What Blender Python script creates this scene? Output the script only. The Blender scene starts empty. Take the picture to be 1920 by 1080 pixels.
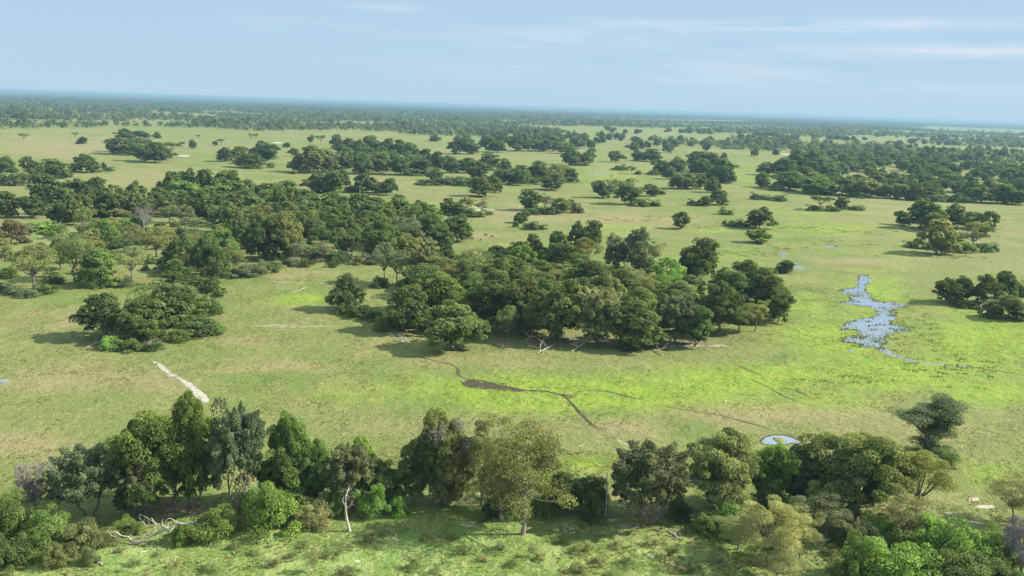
import bpy, math, random
import numpy as np
from mathutils import Matrix, Vector

S = bpy.context.scene
COL = S.collection
R = math.radians

# ------------------------------------------------------------------ camera
CAM_H = 60.0
F_PX = 1663.0                      # focal length in pixels of the 1920 wide photograph
PITCH = math.atan((540 - 198.5) / F_PX)
ROLL = math.atan(61 / 1920)
fwd = Vector((0, math.cos(PITCH), -math.sin(PITCH)))
r0 = Vector((1, 0, 0))
u0 = r0.cross(fwd)
right = r0 * math.cos(ROLL) + u0 * math.sin(ROLL)
up = -r0 * math.sin(ROLL) + u0 * math.cos(ROLL)
cam_data = bpy.data.cameras.new("camera")
cam = bpy.data.objects.new("camera", cam_data)
COL.objects.link(cam)
M = Matrix((right, up, -fwd)).transposed().to_4x4()
M.translation = (0, 0, CAM_H)
cam.matrix_world = M
cam_data.sensor_fit = 'HORIZONTAL'
cam_data.sensor_width = 36
cam_data.lens = 36 * F_PX / 1920
cam_data.clip_start = 1.0
cam_data.clip_end = 200000
S.camera = cam

# ------------------------------------------------------------------ sun, sky, exposure
SUN_EL, SUN_AZ = R(36), R(5)      # from the right, a little beyond the scene
sun_dir = Vector((math.cos(SUN_EL) * math.cos(SUN_AZ), math.cos(SUN_EL) * math.sin(SUN_AZ), math.sin(SUN_EL)))
sd = bpy.data.lights.new("sun", 'SUN')
sd.energy = 5.0
sd.angle = R(0.5)
sd.color = (1.0, 0.94, 0.84)
sun = bpy.data.objects.new("sun", sd)
COL.objects.link(sun)
sun.rotation_euler = sun_dir.to_track_quat('Z', 'Y').to_euler()

world = bpy.data.worlds.new("World")
S.world = world
world.use_nodes = True
wn, wl = world.node_tree.nodes, world.node_tree.links
wn.clear()
w_out = wn.new('ShaderNodeOutputWorld')
w_bg = wn.new('ShaderNodeBackground')
w_bg.inputs['Strength'].default_value = 0.075
w_sky = wn.new('ShaderNodeTexSky')
w_sky.sky_type = 'NISHITA'
w_sky.sun_disc = False
w_sky.sun_elevation = SUN_EL
w_sky.sun_rotation = math.pi / 2 - SUN_AZ
w_sky.altitude = 900
w_sky.air_density = 1.0
w_sky.dust_density = 0.0
w_sky.ozone_density = 1.0


def wmath(op, a, b=None, c=None):
    n = wn.new('ShaderNodeMath')
    n.operation = op
    for i, v in enumerate((a, b, c)):
        if v is None:
            continue
        if isinstance(v, (int, float)):
            n.inputs[i].default_value = v
        else:
            wl.new(v, n.inputs[i])
    return n.outputs[0]


# thin cirrus: streaks of noise over azimuth and elevation
w_tc = wn.new('ShaderNodeTexCoord')
w_sep = wn.new('ShaderNodeSeparateXYZ')
wl.new(w_tc.outputs['Generated'], w_sep.inputs[0])
az = wmath('ARCTAN2', w_sep.outputs[0], w_sep.outputs[1])
el = wmath('ARCSINE', w_sep.outputs[2])
w_cmb = wn.new('ShaderNodeCombineXYZ')
wl.new(wmath('MULTIPLY', az, 5.0), w_cmb.inputs[0])
wl.new(wmath('ADD', wmath('MULTIPLY', el, 46.0), wmath('MULTIPLY', az, 1.2)), w_cmb.inputs[1])
w_noise = wn.new('ShaderNodeTexNoise')
w_noise.inputs['Scale'].default_value = 1.3
w_noise.inputs['Detail'].default_value = 7
w_noise.inputs['Roughness'].default_value = 0.62
w_noise.inputs['Distortion'].default_value = 0.6
wl.new(w_cmb.outputs[0], w_noise.inputs['Vector'])


def streak(az_c, el_c, az_w, el_w, tilt):
    a = wmath('SUBTRACT', az, az_c)
    e = wmath('SUBTRACT', wmath('SUBTRACT', el, el_c), wmath('MULTIPLY', a, tilt))
    d = wmath('ADD', wmath('POWER', wmath('DIVIDE', wmath('ABSOLUTE', a), az_w), 2.0),
              wmath('POWER', wmath('DIVIDE', wmath('ABSOLUTE', e), el_w), 2.0))
    return wmath('POWER', 2.718, wmath('MULTIPLY', d, -1.0))


def sky_px(x, y):
    d = right * (x - 960) + up * (540 - y) + fwd * F_PX
    d.normalize()
    return math.atan2(d.x, d.y), math.asin(d.z)


total = None
for (x, y, ww, hh, tilt, amt) in ((1530, 47, 330, 11, 0.01, 1.0), (1760, 96, 240, 14, 0.015, 1.0), (1080, 72, 230, 26, 0.02, 0.55),
                                  (1400, 137, 170, 26, 0.05, 0.5), (730, 14, 75, 6, 0.0, 0.6), (600, 45, 160, 14, 0.0, 0.3),
                                  (1800, 165, 260, 16, 0.02, 0.35), (900, 130, 300, 20, 0.0, 0.25)):
    a_, e_ = sky_px(x, y)
    s = wmath('MULTIPLY', streak(a_, e_, ww / F_PX, hh / F_PX, tilt), amt)
    total = s if total is None else wmath('ADD', total, s)
w_ramp = wn.new('ShaderNodeMapRange')
w_ramp.inputs['From Min'].default_value = 0.36
w_ramp.inputs['From Max'].default_value = 0.74
wl.new(w_noise.outputs[0], w_ramp.inputs[0])
cov = wmath('MULTIPLY', wmath('MULTIPLY', total, w_ramp.outputs[0]), 1.25)
w_mix = wn.new('ShaderNodeMix')
w_mix.data_type = 'RGBA'
w_mix.clamp_factor = True
wl.new(cov, w_mix.inputs['Factor'])
w_tint = wn.new('ShaderNodeMix')
w_tint.data_type = 'RGBA'
w_tint.blend_type = 'MULTIPLY'
w_tint.inputs['Factor'].default_value = 1.0
w_tint.inputs['B'].default_value = (1.1, 1.3, 1.5, 1)
w_gam = wn.new('ShaderNodeGamma')     # evens out the bright horizon band
w_gam.inputs['Gamma'].default_value = 0.62
wl.new(w_sky.outputs[0], w_gam.inputs['Color'])
wl.new(w_gam.outputs[0], w_tint.inputs['A'])
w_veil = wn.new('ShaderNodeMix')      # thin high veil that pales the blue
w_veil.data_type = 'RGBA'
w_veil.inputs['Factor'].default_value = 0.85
w_high = wn.new('ShaderNodeMapRange')  # sky brightened above the view, added as fill light on the trees
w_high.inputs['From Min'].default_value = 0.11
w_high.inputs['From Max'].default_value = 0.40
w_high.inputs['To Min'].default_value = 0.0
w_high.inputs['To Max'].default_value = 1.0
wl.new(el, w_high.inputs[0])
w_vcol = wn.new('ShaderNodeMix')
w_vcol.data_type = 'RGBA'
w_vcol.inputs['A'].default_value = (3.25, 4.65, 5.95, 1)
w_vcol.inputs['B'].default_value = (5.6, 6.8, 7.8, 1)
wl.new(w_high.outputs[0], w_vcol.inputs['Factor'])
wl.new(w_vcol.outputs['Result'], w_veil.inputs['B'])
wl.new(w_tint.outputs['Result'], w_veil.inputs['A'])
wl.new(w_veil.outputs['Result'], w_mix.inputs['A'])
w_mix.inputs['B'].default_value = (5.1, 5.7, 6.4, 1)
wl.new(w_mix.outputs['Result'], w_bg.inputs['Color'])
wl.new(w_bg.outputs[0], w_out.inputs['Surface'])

S.view_settings.view_transform = 'Standard'
S.view_settings.look = 'None'
S.view_settings.exposure = 0.95
S.view_settings.gamma = 1.0
S.cycles.max_bounces = 5
S.cycles.diffuse_bounces = 3
S.cycles.glossy_bounces = 2
S.cycles.transmission_bounces = 3
S.cycles.transparent_max_bounces = 6
S.cycles.volume_bounces = 1
S.cycles.use_denoising = True
S.cycles.caustics_reflective = False
S.cycles.caustics_refractive = False


# ------------------------------------------------------------------ picture <-> ground
def ray(x, y):
    return right * (x - 960) + up * (540 - y) + fwd * F_PX


def ground(x, y, z=0.0):
    d = ray(x, y)
    k = (z - CAM_H) / d.z
    return Vector((d.x * k, d.y * k, z))


def project(p):
    q = Vector(p) - Vector((0, 0, CAM_H))
    k = F_PX / q.dot(fwd)
    return 960 + q.dot(right) * k, 540 - q.dot(up) * k


def depth(p):
    return (Vector(p) - Vector((0, 0, CAM_H))).dot(fwd)


def top_height(p, y_top):
    lo, hi = 0.0, 58.0
    for _ in range(40):
        m = (lo + hi) / 2
        if project((p.x, p.y, m))[1] > y_top:
            lo = m
        else:
            hi = m
    return lo


def project_np(x, y, z=0.0):
    qx, qy, qz = x, y, z - CAM_H
    d = qx * fwd.x + qy * fwd.y + qz * fwd.z
    k = np.where(d > 1, F_PX / np.maximum(d, 1), 0)
    px = 960 + (qx * right.x + qy * right.y + qz * right.z) * k
    py = 540 - (qx * up.x + qy * up.y + qz * up.z) * k
    bad = d <= 1
    return np.where(bad, -9999, px), np.where(bad, 9999, py)


# ------------------------------------------------------------------ mesh helpers
class MB:
    """collects quads in numpy arrays and makes one mesh"""

    def __init__(self):
        self.v, self.q, self.t, self.n = [], [], [], 0

    def add(self, v, q, t):
        v = np.asarray(v, np.float32).reshape(-1, 3)
        self.v.append(v)
        self.q.append(np.asarray(q, np.int64).reshape(-1, 4) + self.n)
        t = np.asarray(t, np.float32)
        self.t.append(np.full(len(v), t, np.float32) if t.ndim == 0 else t)
        self.n += len(v)

    def tube(self, pts, rad, sides=6, tint=1.0):
        pts = np.asarray(pts, float)
        rad = np.asarray(rad, float)
        n = len(pts)
        tan = np.gradient(pts, axis=0)
        tan /= np.linalg.norm(tan, axis=1, keepdims=True) + 1e-9
        ref = np.array((0.31, 0.17, 0.93)) if abs(tan[0][2]) < 0.8 else np.array((0.95, 0.2, 0.1))
        a = np.cross(tan, ref)
        a /= np.linalg.norm(a, axis=1, keepdims=True) + 1e-9
        b = np.cross(tan, a)
        ang = np.linspace(0, 2 * math.pi, sides, endpoint=False)
        ring = a[:, None, :] * np.cos(ang)[None, :, None] + b[:, None, :] * np.sin(ang)[None, :, None]
        v = pts[:, None, :] + ring * rad[:, None, None]
        q = []
        for i in range(n - 1):
            for j in range(sides):
                k = (j + 1) % sides
                q.append((i * sides + j, i * sides + k, (i + 1) * sides + k, (i + 1) * sides + j))
        self.add(v, q, tint)

    def leaves(self, pos, nrm, size, tint, aspect, rng, axis=None):
        m = len(pos)
        nrm = nrm / (np.linalg.norm(nrm, axis=1, keepdims=True) + 1e-9)
        if axis is None:
            axis = rng.normal(size=(m, 3))
        t1 = axis - nrm * np.sum(axis * nrm, 1, keepdims=True)
        t1 /= np.linalg.norm(t1, axis=1, keepdims=True) + 1e-9
        t2 = np.cross(nrm, t1)
        s = np.asarray(size)[:, None]
        a = aspect
        j = rng.uniform(-0.35, 0.35, size=(m, 1))
        v = np.stack((pos - t1 * s, pos + t2 * s * a + t1 * s * j, pos + t1 * s, pos - t2 * s * a - t1 * s * j), 1)
        q = np.arange(m * 4).reshape(m, 4)
        self.add(v, q, np.repeat(tint, 4))

    def mesh(self, name, mats, smooth=False):
        v = np.concatenate(self.v)
        q = np.concatenate(self.q)
        t = np.concatenate(self.t)
        me = bpy.data.meshes.new(name)
        me.vertices.add(len(v))
        me.vertices.foreach_set('co', v.astype(np.float32).ravel())
        me.loops.add(len(q) * 4)
        me.loops.foreach_set('vertex_index', q.astype(np.int32).ravel())
        me.polygons.add(len(q))
        me.polygons.foreach_set('loop_start', np.arange(0, len(q) * 4, 4, dtype=np.int32))
        me.polygons.foreach_set('use_smooth', np.full(len(q), smooth, dtype=bool))
        at = me.attributes.new('tint', 'FLOAT', 'POINT')
        at.data.foreach_set('value', t.astype(np.float32))
        me.update(calc_edges=True)
        for m in (mats if isinstance(mats, (list, tuple)) else [mats]):
            me.materials.append(m)
        return me


# ------------------------------------------------------------------ materials
def new_mat(name):
    m = bpy.data.materials.new(name)
    m.use_nodes = True
    m.node_tree.nodes.clear()
    return m, m.node_tree.nodes, m.node_tree.links


class NT:
    def __init__(self, name):
        self.m, self.n, self.l = new_mat(name)
        self.out = self.n.new('ShaderNodeOutputMaterial')

    def put(self, sock, v):
        if v is None:
            return
        if hasattr(v, 'is_output'):
            self.l.new(v, sock)
        else:
            sock.default_value = v

    def math(self, op, a, b=None, clamp=False):
        n = self.n.new('ShaderNodeMath')
        n.operation = op
        n.use_clamp = clamp
        self.put(n.inputs[0], a)
        self.put(n.inputs[1], b)
        return n.outputs[0]

    def mix(self, f, a, b, mode='MIX'):
        n = self.n.new('ShaderNodeMix')
        n.data_type = 'RGBA'
        n.blend_type = mode
        n.clamp_factor = True
        self.put(n.inputs['Factor'], f)
        self.put(n.inputs['A'], (*a, 1) if isinstance(a, tuple) and len(a) == 3 else a)
        self.put(n.inputs['B'], (*b, 1) if isinstance(b, tuple) and len(b) == 3 else b)
        return n.outputs['Result']

    def ramp(self, v, a, b, c=0.0, d=1.0):
        n = self.n.new('ShaderNodeMapRange')
        self.put(n.inputs[0], v)
        for i, k in enumerate((a, b, c, d)):
            n.inputs[i + 1].default_value = k
        return n.outputs[0]

    def noise(self, vec, scale, detail=4, rough=0.55, dist=0.0):
        n = self.n.new('ShaderNodeTexNoise')
        self.put(n.inputs['Vector'], vec)
        n.inputs['Scale'].default_value = scale
        n.inputs['Detail'].default_value = detail
        n.inputs['Roughness'].default_value = rough
        n.inputs['Distortion'].default_value = dist
        return n.outputs[0]

    def attr(self, name):
        n = self.n.new('ShaderNodeAttribute')
        n.attribute_name = name
        return n.outputs['Fac']

    def coord(self):
        return self.n.new('ShaderNodeTexCoord').outputs['Object']


def leaf_material(name, trans=0.48, gloss=0.012):
    t = NT(name)
    info = t.n.new('ShaderNodeObjectInfo')
    tint = t.attr('tint')
    vm = t.n.new('ShaderNodeVectorMath')
    vm.operation = 'SCALE'
    t.l.new(info.outputs['Color'], vm.inputs[0])
    t.l.new(tint, vm.inputs['Scale'])
    col = vm.outputs[0]
    hue = t.n.new('ShaderNodeHueSaturation')
    t.l.new(col, hue.inputs['Color'])
    t.l.new(t.ramp(tint, 0.5, 1.6, 0.512, 0.488), hue.inputs['Hue'])
    col = hue.outputs[0]
    d = t.n.new('ShaderNodeBsdfDiffuse')
    t.l.new(col, d.inputs['Color'])
    tr = t.n.new('ShaderNodeBsdfTranslucent')
    t.l.new(t.mix(1.0, col, (1.25, 1.2, 0.55), 'MULTIPLY'), tr.inputs['Color'])
    mx = t.n.new('ShaderNodeMixShader')
    mx.inputs[0].default_value = trans
    t.l.new(d.outputs[0], mx.inputs[1])
    t.l.new(tr.outputs[0], mx.inputs[2])
    g = t.n.new('ShaderNodeBsdfGlossy')
    g.inputs['Roughness'].default_value = 0.75
    g.inputs['Color'].default_value = (1, 1, 1, 1)
    m2 = t.n.new('ShaderNodeMixShader')
    m2.inputs[0].default_value = gloss
    t.l.new(mx.outputs[0], m2.inputs[1])
    t.l.new(g.outputs[0], m2.inputs[2])
    t.l.new(m2.outputs[0], t.out.inputs['Surface'])
    return t.m


def bark_material(name, a, b, scale=3.0):
    t = NT(name)
    n = t.noise(t.coord(), scale, 5, 0.65)
    p = t.n.new('ShaderNodeBsdfPrincipled')
    t.l.new(t.mix(t.ramp(n, 0.35, 0.65), a, b), p.inputs['Base Color'])
    p.inputs['Roughness'].default_value = 0.9
    t.l.new(p.outputs[0], t.out.inputs['Surface'])
    return t.m


M_LEAF = leaf_material('leaves')
M_BARK = bark_material('bark', (0.10, 0.08, 0.06), (0.24, 0.20, 0.16))
M_PALEBARK = bark_material('pale_bark', (0.16, 0.135, 0.105), (0.30, 0.26, 0.21))
M_DEADWOOD = bark_material('bleached_wood', (0.28, 0.245, 0.20), (0.56, 0.51, 0.44))
M_GREYWOOD = bark_material('grey_wood', (0.17, 0.14, 0.13), (0.32, 0.28, 0.26))


# ground -----------------------------------------------------------
def ground_material():
    t = NT('meadow')
    c = t.coord()
    n_big = t.noise(c, 0.006, 5, 0.6)
    n_mid = t.noise(c, 0.045, 6, 0.62, 0.4)
    n_small = t.noise(c, 0.25, 6, 0.68)
    n_fine = t.noise(c, 1.5, 4, 0.7)
    n_tuft = t.noise(c, 0.5, 4, 0.8, 0.6)
    lush, dry, sand, fresh, litter = (t.attr(k) for k in ('lush', 'dry', 'sand', 'fresh', 'litter'))
    col = t.mix(t.ramp(n_mid, 0.36, 0.64), (0.118, 0.178, 0.036), (0.178, 0.192, 0.058))
    col = t.mix(t.ramp(n_big, 0.42, 0.62, 0.0, 0.7), col, (0.210, 0.200, 0.082))
    f_dry = t.ramp(t.math('ADD', dry, t.math('MULTIPLY', t.math('SUBTRACT', n_mid, 0.5), 1.5)), 0.15, 0.8)
    col = t.mix(f_dry, col, (0.245, 0.212, 0.098))
    f_lush = t.ramp(t.math('ADD', lush, t.math('MULTIPLY', t.math('SUBTRACT', n_mid, 0.5), 1.5)), 0.22, 0.85)
    lushc = t.mix(t.ramp(n_small, 0.35, 0.68), (0.140, 0.245, 0.026), (0.240, 0.298, 0.036))
    col = t.mix(f_lush, col, lushc)
    freshc = t.mix(t.ramp(n_small, 0.38, 0.62), (0.150, 0.250, 0.054), (0.270, 0.325, 0.105))
    col = t.mix(fresh, col, freshc)
    # tufts: yellowish straw and dark specks
    straw = t.ramp(n_tuft, 0.52, 0.66)
    col = t.mix(t.math('MULTIPLY', straw, t.ramp(n_mid, 0.35, 0.65, 0.15, 0.75)), col, (0.30, 0.28, 0.13))
    dark = t.ramp(n_tuft, 0.42, 0.32)
    col = t.mix(t.math('MULTIPLY', dark, t.ramp(n_small, 0.35, 0.65, 0.75, 0.2)), col, (0.075, 0.105, 0.03))
    f_lit = t.ramp(t.math('ADD', litter, t.math('MULTIPLY', t.math('SUBTRACT', n_small, 0.5), 1.2)), 0.35, 0.8)
    col = t.mix(f_lit, col, t.mix(n_fine, (0.13, 0.105, 0.065), (0.24, 0.20, 0.14)))
    f_sand = t.ramp(t.math('ADD', sand, t.math('MULTIPLY', t.math('SUBTRACT', n_small, 0.5), 0.9)), 0.42, 0.62)
    col = t.mix(f_sand, col, t.mix(n_fine, (0.40, 0.355, 0.28), (0.58, 0.53, 0.44)))
    p = t.n.new('ShaderNodeBsdfPrincipled')
    t.l.new(col, p.inputs['Base Color'])
    p.inputs['Roughness'].default_value = 0.95
    p.inputs['Specular IOR Level'].default_value = 0.15
    h = t.math('ADD', t.math('MULTIPLY', n_tuft, 0.55), t.math('MULTIPLY', n_small, 0.7))
    h = t.math('ADD', h, t.math('MULTIPLY', n_mid, 1.2))
    h = t.math('ADD', h, t.math('MULTIPLY', n_fine, .35))
    b = t.n.new('ShaderNodeBump')
    b.inputs['Strength'].default_value = 0.8
    b.inputs['Distance'].default_value = 1.15
    t.l.new(h, b.inputs['Height'])
    t.l.new(b.outputs[0], p.inputs['Normal'])
    t.l.new(p.outputs[0], t.out.inputs['Surface'])
    return t.m


def flat_material(name, a, b, scale=1.2, edge=None, rough=0.95, bump=0.0):
    """ground cover sheet; with edge, its rim breaks up through a noise against the 'tint' attribute (0 at the rim)"""
    t = NT(name)
    c = t.coord()
    n = t.noise(c, scale, 6, 0.68)
    p = t.n.new('ShaderNodeBsdfPrincipled')
    t.l.new(t.mix(t.ramp(n, 0.34, 0.66), a, b), p.inputs['Base Color'])
    p.inputs['Roughness'].default_value = rough
    p.inputs['Specular IOR Level'].default_value = 0.2
    if edge:
        tr = t.n.new('ShaderNodeBsdfTransparent')
        mx = t.n.new('ShaderNodeMixShader')
        n2 = t.noise(c, edge, 5, 0.7)
        f = t.ramp(t.math('ADD', t.attr('tint'), t.math('MULTIPLY', t.math('SUBTRACT', n2, 0.5), 2.2)), 0.32, 0.52)
        t.l.new(f, mx.inputs[0])
        t.l.new(tr.outputs[0], mx.inputs[1])
        t.l.new(p.outputs[0], mx.inputs[2])
        t.l.new(mx.outputs[0], t.out.inputs['Surface'])
    else:
        t.l.new(p.outputs[0], t.out.inputs['Surface'])
    return t.m


def water_material():
    t = NT('water')
    c = t.coord()
    p = t.n.new('ShaderNodeBsdfPrincipled')
    p.inputs['Base Color'].default_value = (0.10, 0.12, 0.11, 1)
    p.inputs['Roughness'].default_value = 0.04
    p.inputs['IOR'].default_value = 1.33
    g = t.n.new('ShaderNodeBsdfGlossy')
    g.inputs['Roughness'].default_value = 0.03
    b = t.n.new('ShaderNodeBump')
    b.inputs['Strength'].default_value = 0.006
    b.inputs['Distance'].default_value = 0.3
    t.l.new(t.noise(c, 1.2, 3), b.inputs['Height'])
    t.l.new(b.outputs[0], p.inputs['Normal'])
    t.l.new(b.outputs[0], g.inputs['Normal'])
    mx = t.n.new('ShaderNodeMixShader')
    mx.inputs[0].default_value = 0.95
    t.l.new(p.outputs[0], mx.inputs[1])
    t.l.new(g.outputs[0], mx.inputs[2])
    t.l.new(mx.outputs[0], t.out.inputs['Surface'])
    return t.m


M_GROUND = ground_material()
M_WATER = water_material()
M_MUD = flat_material('mud', (0.030, 0.024, 0.015), (0.085, 0.07, 0.04), 1.6, edge=0.55)
M_TRACK = flat_material('wet_track', (0.05, 0.05, 0.022), (0.105, 0.10, 0.045), 0.8, edge=0.7)
M_SAND = flat_material('pale_sand', (0.25, 0.225, 0.175), (0.46, 0.425, 0.36), 0.8, edge=1.3)
M_WORN = flat_material('worn_grass', (0.23, 0.215, 0.12), (0.34, 0.30, 0.19), 0.4, edge=0.5)


def link(o, parent=None):
    COL.objects.link(o)
    if parent:
        o.parent = parent
    return o


def struct(name, me, kind='structure'):
    o = bpy.data.objects.new(name, me)
    o['kind'] = kind
    return link(o)


# ------------------------------------------------------------------ ground sheet (reaches the horizon)
RG = 45000.0


def gauss_px(px, py, items):
    out = np.zeros_like(px)
    for (cx, cy, rx, ry, w) in items:
        out = np.maximum(out, w * np.exp(-(((px - cx) / rx) ** 2 + ((py - cy) / ry) ** 2)))
    return out


LUSH = ((960, 735, 260, 42, 1.0), (1180, 740, 260, 45, 1.0), (1420, 712, 230, 40, .95), (1700, 700, 260, 50, 1.0), (1850, 640, 170, 60, .95),
        (1560, 640, 120, 70, .9), (1500, 575, 90, 40, .7), (1640, 560, 90, 60, .75), (1840, 735, 160, 35, .9), (1780, 870, 60, 20, .5),
        (1860, 890, 80, 28, .7), (570, 560, 75, 12, .9), (1100, 870, 90, 22, .75), (1150, 430, 90, 14, .5), (1560, 430, 200, 22, .5),
        (1350, 480, 130, 25, .4), (1640, 470, 180, 25, .4), (1500, 400, 160, 18, .45), (1400, 330, 60, 30, .45), (1150, 330, 90, 22, .5), (800, 392, 60, 8, .7),
        (1330, 432, 60, 5, .8), (700, 745, 150, 26, .45), (1500, 742, 260, 30, .7), (340, 640, 60, 8, .5), (180, 560, 160, 12, .3), (930, 470, 60, 20, .4))
DRY = ((1380, 775, 210, 26, .9), (1180, 800, 120, 22, .75), (640, 800, 200, 40, .6), (200, 720, 260, 30, .6), (60, 830, 160, 30, .7), (500, 690, 200, 25, .5),
       (1000, 400, 160, 20, .6), (1180, 410, 140, 14, .7), (700, 340, 100, 20, .5), (100, 275, 160, 25, .7), (300, 330, 200, 20, .5), (1600, 490, 90, 7, .8),
       (1750, 395, 200, 20, .4), (450, 640, 120, 14, .5), (560, 510, 110, 14, .5), (900, 440, 60, 16, .6), (1850, 450, 90, 16, .5), (100, 600, 150, 20, .5), (900, 680, 260, 12, .4))
SAND = ((1182, 986, 26, 7, .9), (1150, 975, 14, 5, .8), (1848, 950, 24, 4, .95), (1826, 936, 14, 4, .9), (1780, 962, 16, 3, .7), (1222, 1042, 12, 5, .8), (1290, 648, 60, 5, .6), (1345, 648, 35, 5, .6),
        (600, 304, 45, 5, .9), (345, 292, 20, 2.5, .8), (560, 308, 18, 6, .8), (180, 272, 6, 2, .0), (1180, 388, 10, 2, .3), (900, 393, 20, 3, .7), (1475, 289, 14, 1.5, .9), (520, 268, 16, 1.5, .8), (430, 265, 16, 1.5, .8),
        (830, 935, 20, 6, .7), (1090, 835, 12, 3, .6), (905, 925, 16, 5, .6), (1700, 942, 26, 5, .5), (40, 195, 40, 2, .9), (1300, 1000, 10, 4, .5), (670, 1052, 10, 4, .7), (700, 978, 30, 6, .5), (880, 985, 40, 6, .6), (700, 313, 14, 3, .8))
FRESH = ((700, 1040, 700, 75, 1.0), (200, 1050, 300, 60, 1.0), (1200, 1050, 300, 60, .9), (1650, 1060, 300, 60, .9), (300, 450, 300, 40, .4))
LITTER = ((330, 955, 170, 22, .8), (840, 940, 120, 16, .8), (1260, 965, 110, 14, .8), (1080, 640, 330, 16, .6), (560, 478, 160, 18, .6), (1290, 645, 90, 10, .7), (250, 645, 90, 12, .6), (380, 400, 250, 20, .5))


def build_ground():
    half = 44.0
    fine = np.radians(np.arange(-half, half + .01, 0.11))
    coarse = np.radians(np.linspace(half, 360 - half, 62)[1:-1])
    ang = np.concatenate((fine, coarse))
    inv = np.linspace(1 / 60.0, 1 / 1500.0, 560)
    rad = np.concatenate(([2.0, 20, 40, 52], 1 / inv, np.geomspace(1500, RG, 70)[1:]))
    A, Rr = np.meshgrid(ang, rad)
    x = (np.sin(A) * Rr)
    y = (np.cos(A) * Rr)
    na, nr = len(ang), len(rad)
    v = np.stack((x.ravel(), y.ravel(), np.zeros(x.size)), 1)
    i, j = np.meshgrid(np.arange(nr - 1), np.arange(na), indexing='ij')
    k = (j + 1) % na
    q = np.stack((i * na + j, i * na + k, (i + 1) * na + k, (i + 1) * na + j), -1).reshape(-1, 4)[:, ::-1]
    mb = MB()
    mb.add(v, q, 1.0)
    me = mb.mesh('ground', M_GROUND, True)
    px, py = project_np(v[:, 0], v[:, 1])
    for nm, items in (('lush', LUSH), ('dry', DRY), ('sand', SAND), ('fresh', FRESH), ('litter', LITTER)):
        at = me.attributes.new(nm, 'FLOAT', 'POINT')
        at.data.foreach_set('value', gauss_px(px, py, items).astype(np.float32))
    return struct('ground', me)


build_ground()


# sheets lying on the ground ---------------------------------------
def densify(pts, step):
    out = []
    for a, b in zip(pts, pts[1:]):
        n = max(1, int((b - a).length / step))
        out += [a.lerp(b, i / n) for i in range(n)]
    return out + [pts[-1]]


def ribbon(name, px_pts, width, mat, z=0.006, rnd=0.35, seed=1, taper=False):
    rng = random.Random(seed)
    pts = densify([ground(*p) for p in px_pts], 0.8)
    n = len(pts)
    wob = [rng.uniform(-1, 1) for _ in range(n + 4)]
    mb = MB()
    rows, tint = [], []
    for i, p in enumerate(pts):
        t = (pts[min(i + 1, n - 1)] - pts[max(i - 1, 0)])
        side = Vector((t.y, -t.x, 0)).normalized()
        w = width if not isinstance(width, tuple) else width[0] + (width[1] - width[0]) * i / max(1, n - 1)
        s = sum(wob[i:i + 4]) / 4
        w *= 1 + rnd * s * 2
        if taper:
            w *= min(1, (n - i) / 6, (i + 1) / 6)
        off = side * (sum(wob[max(0, i - 1):i + 3]) / 4) * w * 0.3
        for k, tt in ((-1, 0.0), (-.45, .8), (0, 1.0), (.45, .8), (1, 0.0)):
            c = p + off + side * (w * k)
            rows.append((c.x, c.y, z))
            tint.append(tt)
    q = [(i * 5 + j, i * 5 + j + 1, (i + 1) * 5 + j + 1, (i + 1) * 5 + j) for i in range(n - 1) for j in range(4)]
    mb.add(rows, q, np.array(tint, np.float32))
    return struct(name, mb.mesh(name, mat))


def fractal_outline(pts, rough, seed, levels=3):
    rng = random.Random(seed)
    for _ in range(levels):
        out = []
        for a, b in zip(pts, pts[1:] + pts[:1]):
            d = b - a
            out += [a, a + d * rng.uniform(.4, .6) + Vector((-d.y, d.x, 0)) * rng.uniform(-rough, rough)]
        pts = out
    return pts


def sheet(name, px_pts, mat, z=0.01, rough=0.12, seed=3, levels=3):
    pts = fractal_outline([ground(*p) for p in px_pts], rough, seed, levels)
    me = bpy.data.meshes.new(name)
    from mathutils.geometry import tessellate_polygon
    tri = tessellate_polygon([[p for p in pts]])
    me.from_pydata([(p.x, p.y, z) for p in pts], [], [tuple(reversed(f)) if (pts[f[1]] - pts[f[0]]).cross(pts[f[2]] - pts[f[0]]).z < 0 else f for f in tri])
    me.materials.append(mat)
    at = me.attributes.new('tint', 'FLOAT', 'POINT')
    at.data.foreach_set('value', np.full(len(pts), 0.5 if name == 'mud' else 1.0, np.float32))
    return struct(name, me)


def vF(*xy):
    return [(1280 + x / 3, 420 + y / 3) for x, y in xy]


def vE(*xy):
    return [(640 + x / 3, 420 + y / 3) for x, y in xy]


def vD(*xy):
    return [(x / 3, 420 + y / 3) for x, y in xy]


POND = vF((1000, 287), (1038, 290), (1030, 330), (1020, 345), (1035, 390), (1060, 420), (1100, 440), (1180, 442), (1282, 458), (1230, 468), (1180, 480),
          (1160, 500), (1205, 495), (1190, 520), (1165, 545), (1180, 570), (1230, 580), (1282, 597), (1250, 607), (1195, 600), (1150, 620), (1130, 640), (1142, 665),
          (1110, 690), (1130, 708), (1105, 702), (1075, 692), (1020, 690), (985, 670), (900, 665), (905, 650), (960, 635), (1000, 630), (985, 600), (930, 590),
          (890, 598), (920, 570), (930, 555), (1010, 535), (1060, 530), (1105, 515), (1100, 490), (1060, 465), (1000, 460), (960, 455), (870, 440), (945, 435),
          (940, 410), (950, 395), (885, 380), (900, 368), (960, 362), (990, 340), (990, 310))
ribbon('muddy_bank', POND + POND[:1], .75, M_TRACK, 0.013, .9, 71)
sheet('water', POND, M_WATER, 0.02, 0.16, 5)
ribbon('water', vF((1108, 695), (1150, 722), (1200, 745), (1300, 772), (1345, 782)), (1.2, 0.6), M_WATER, 0.016, 0.4, 2)
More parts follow.
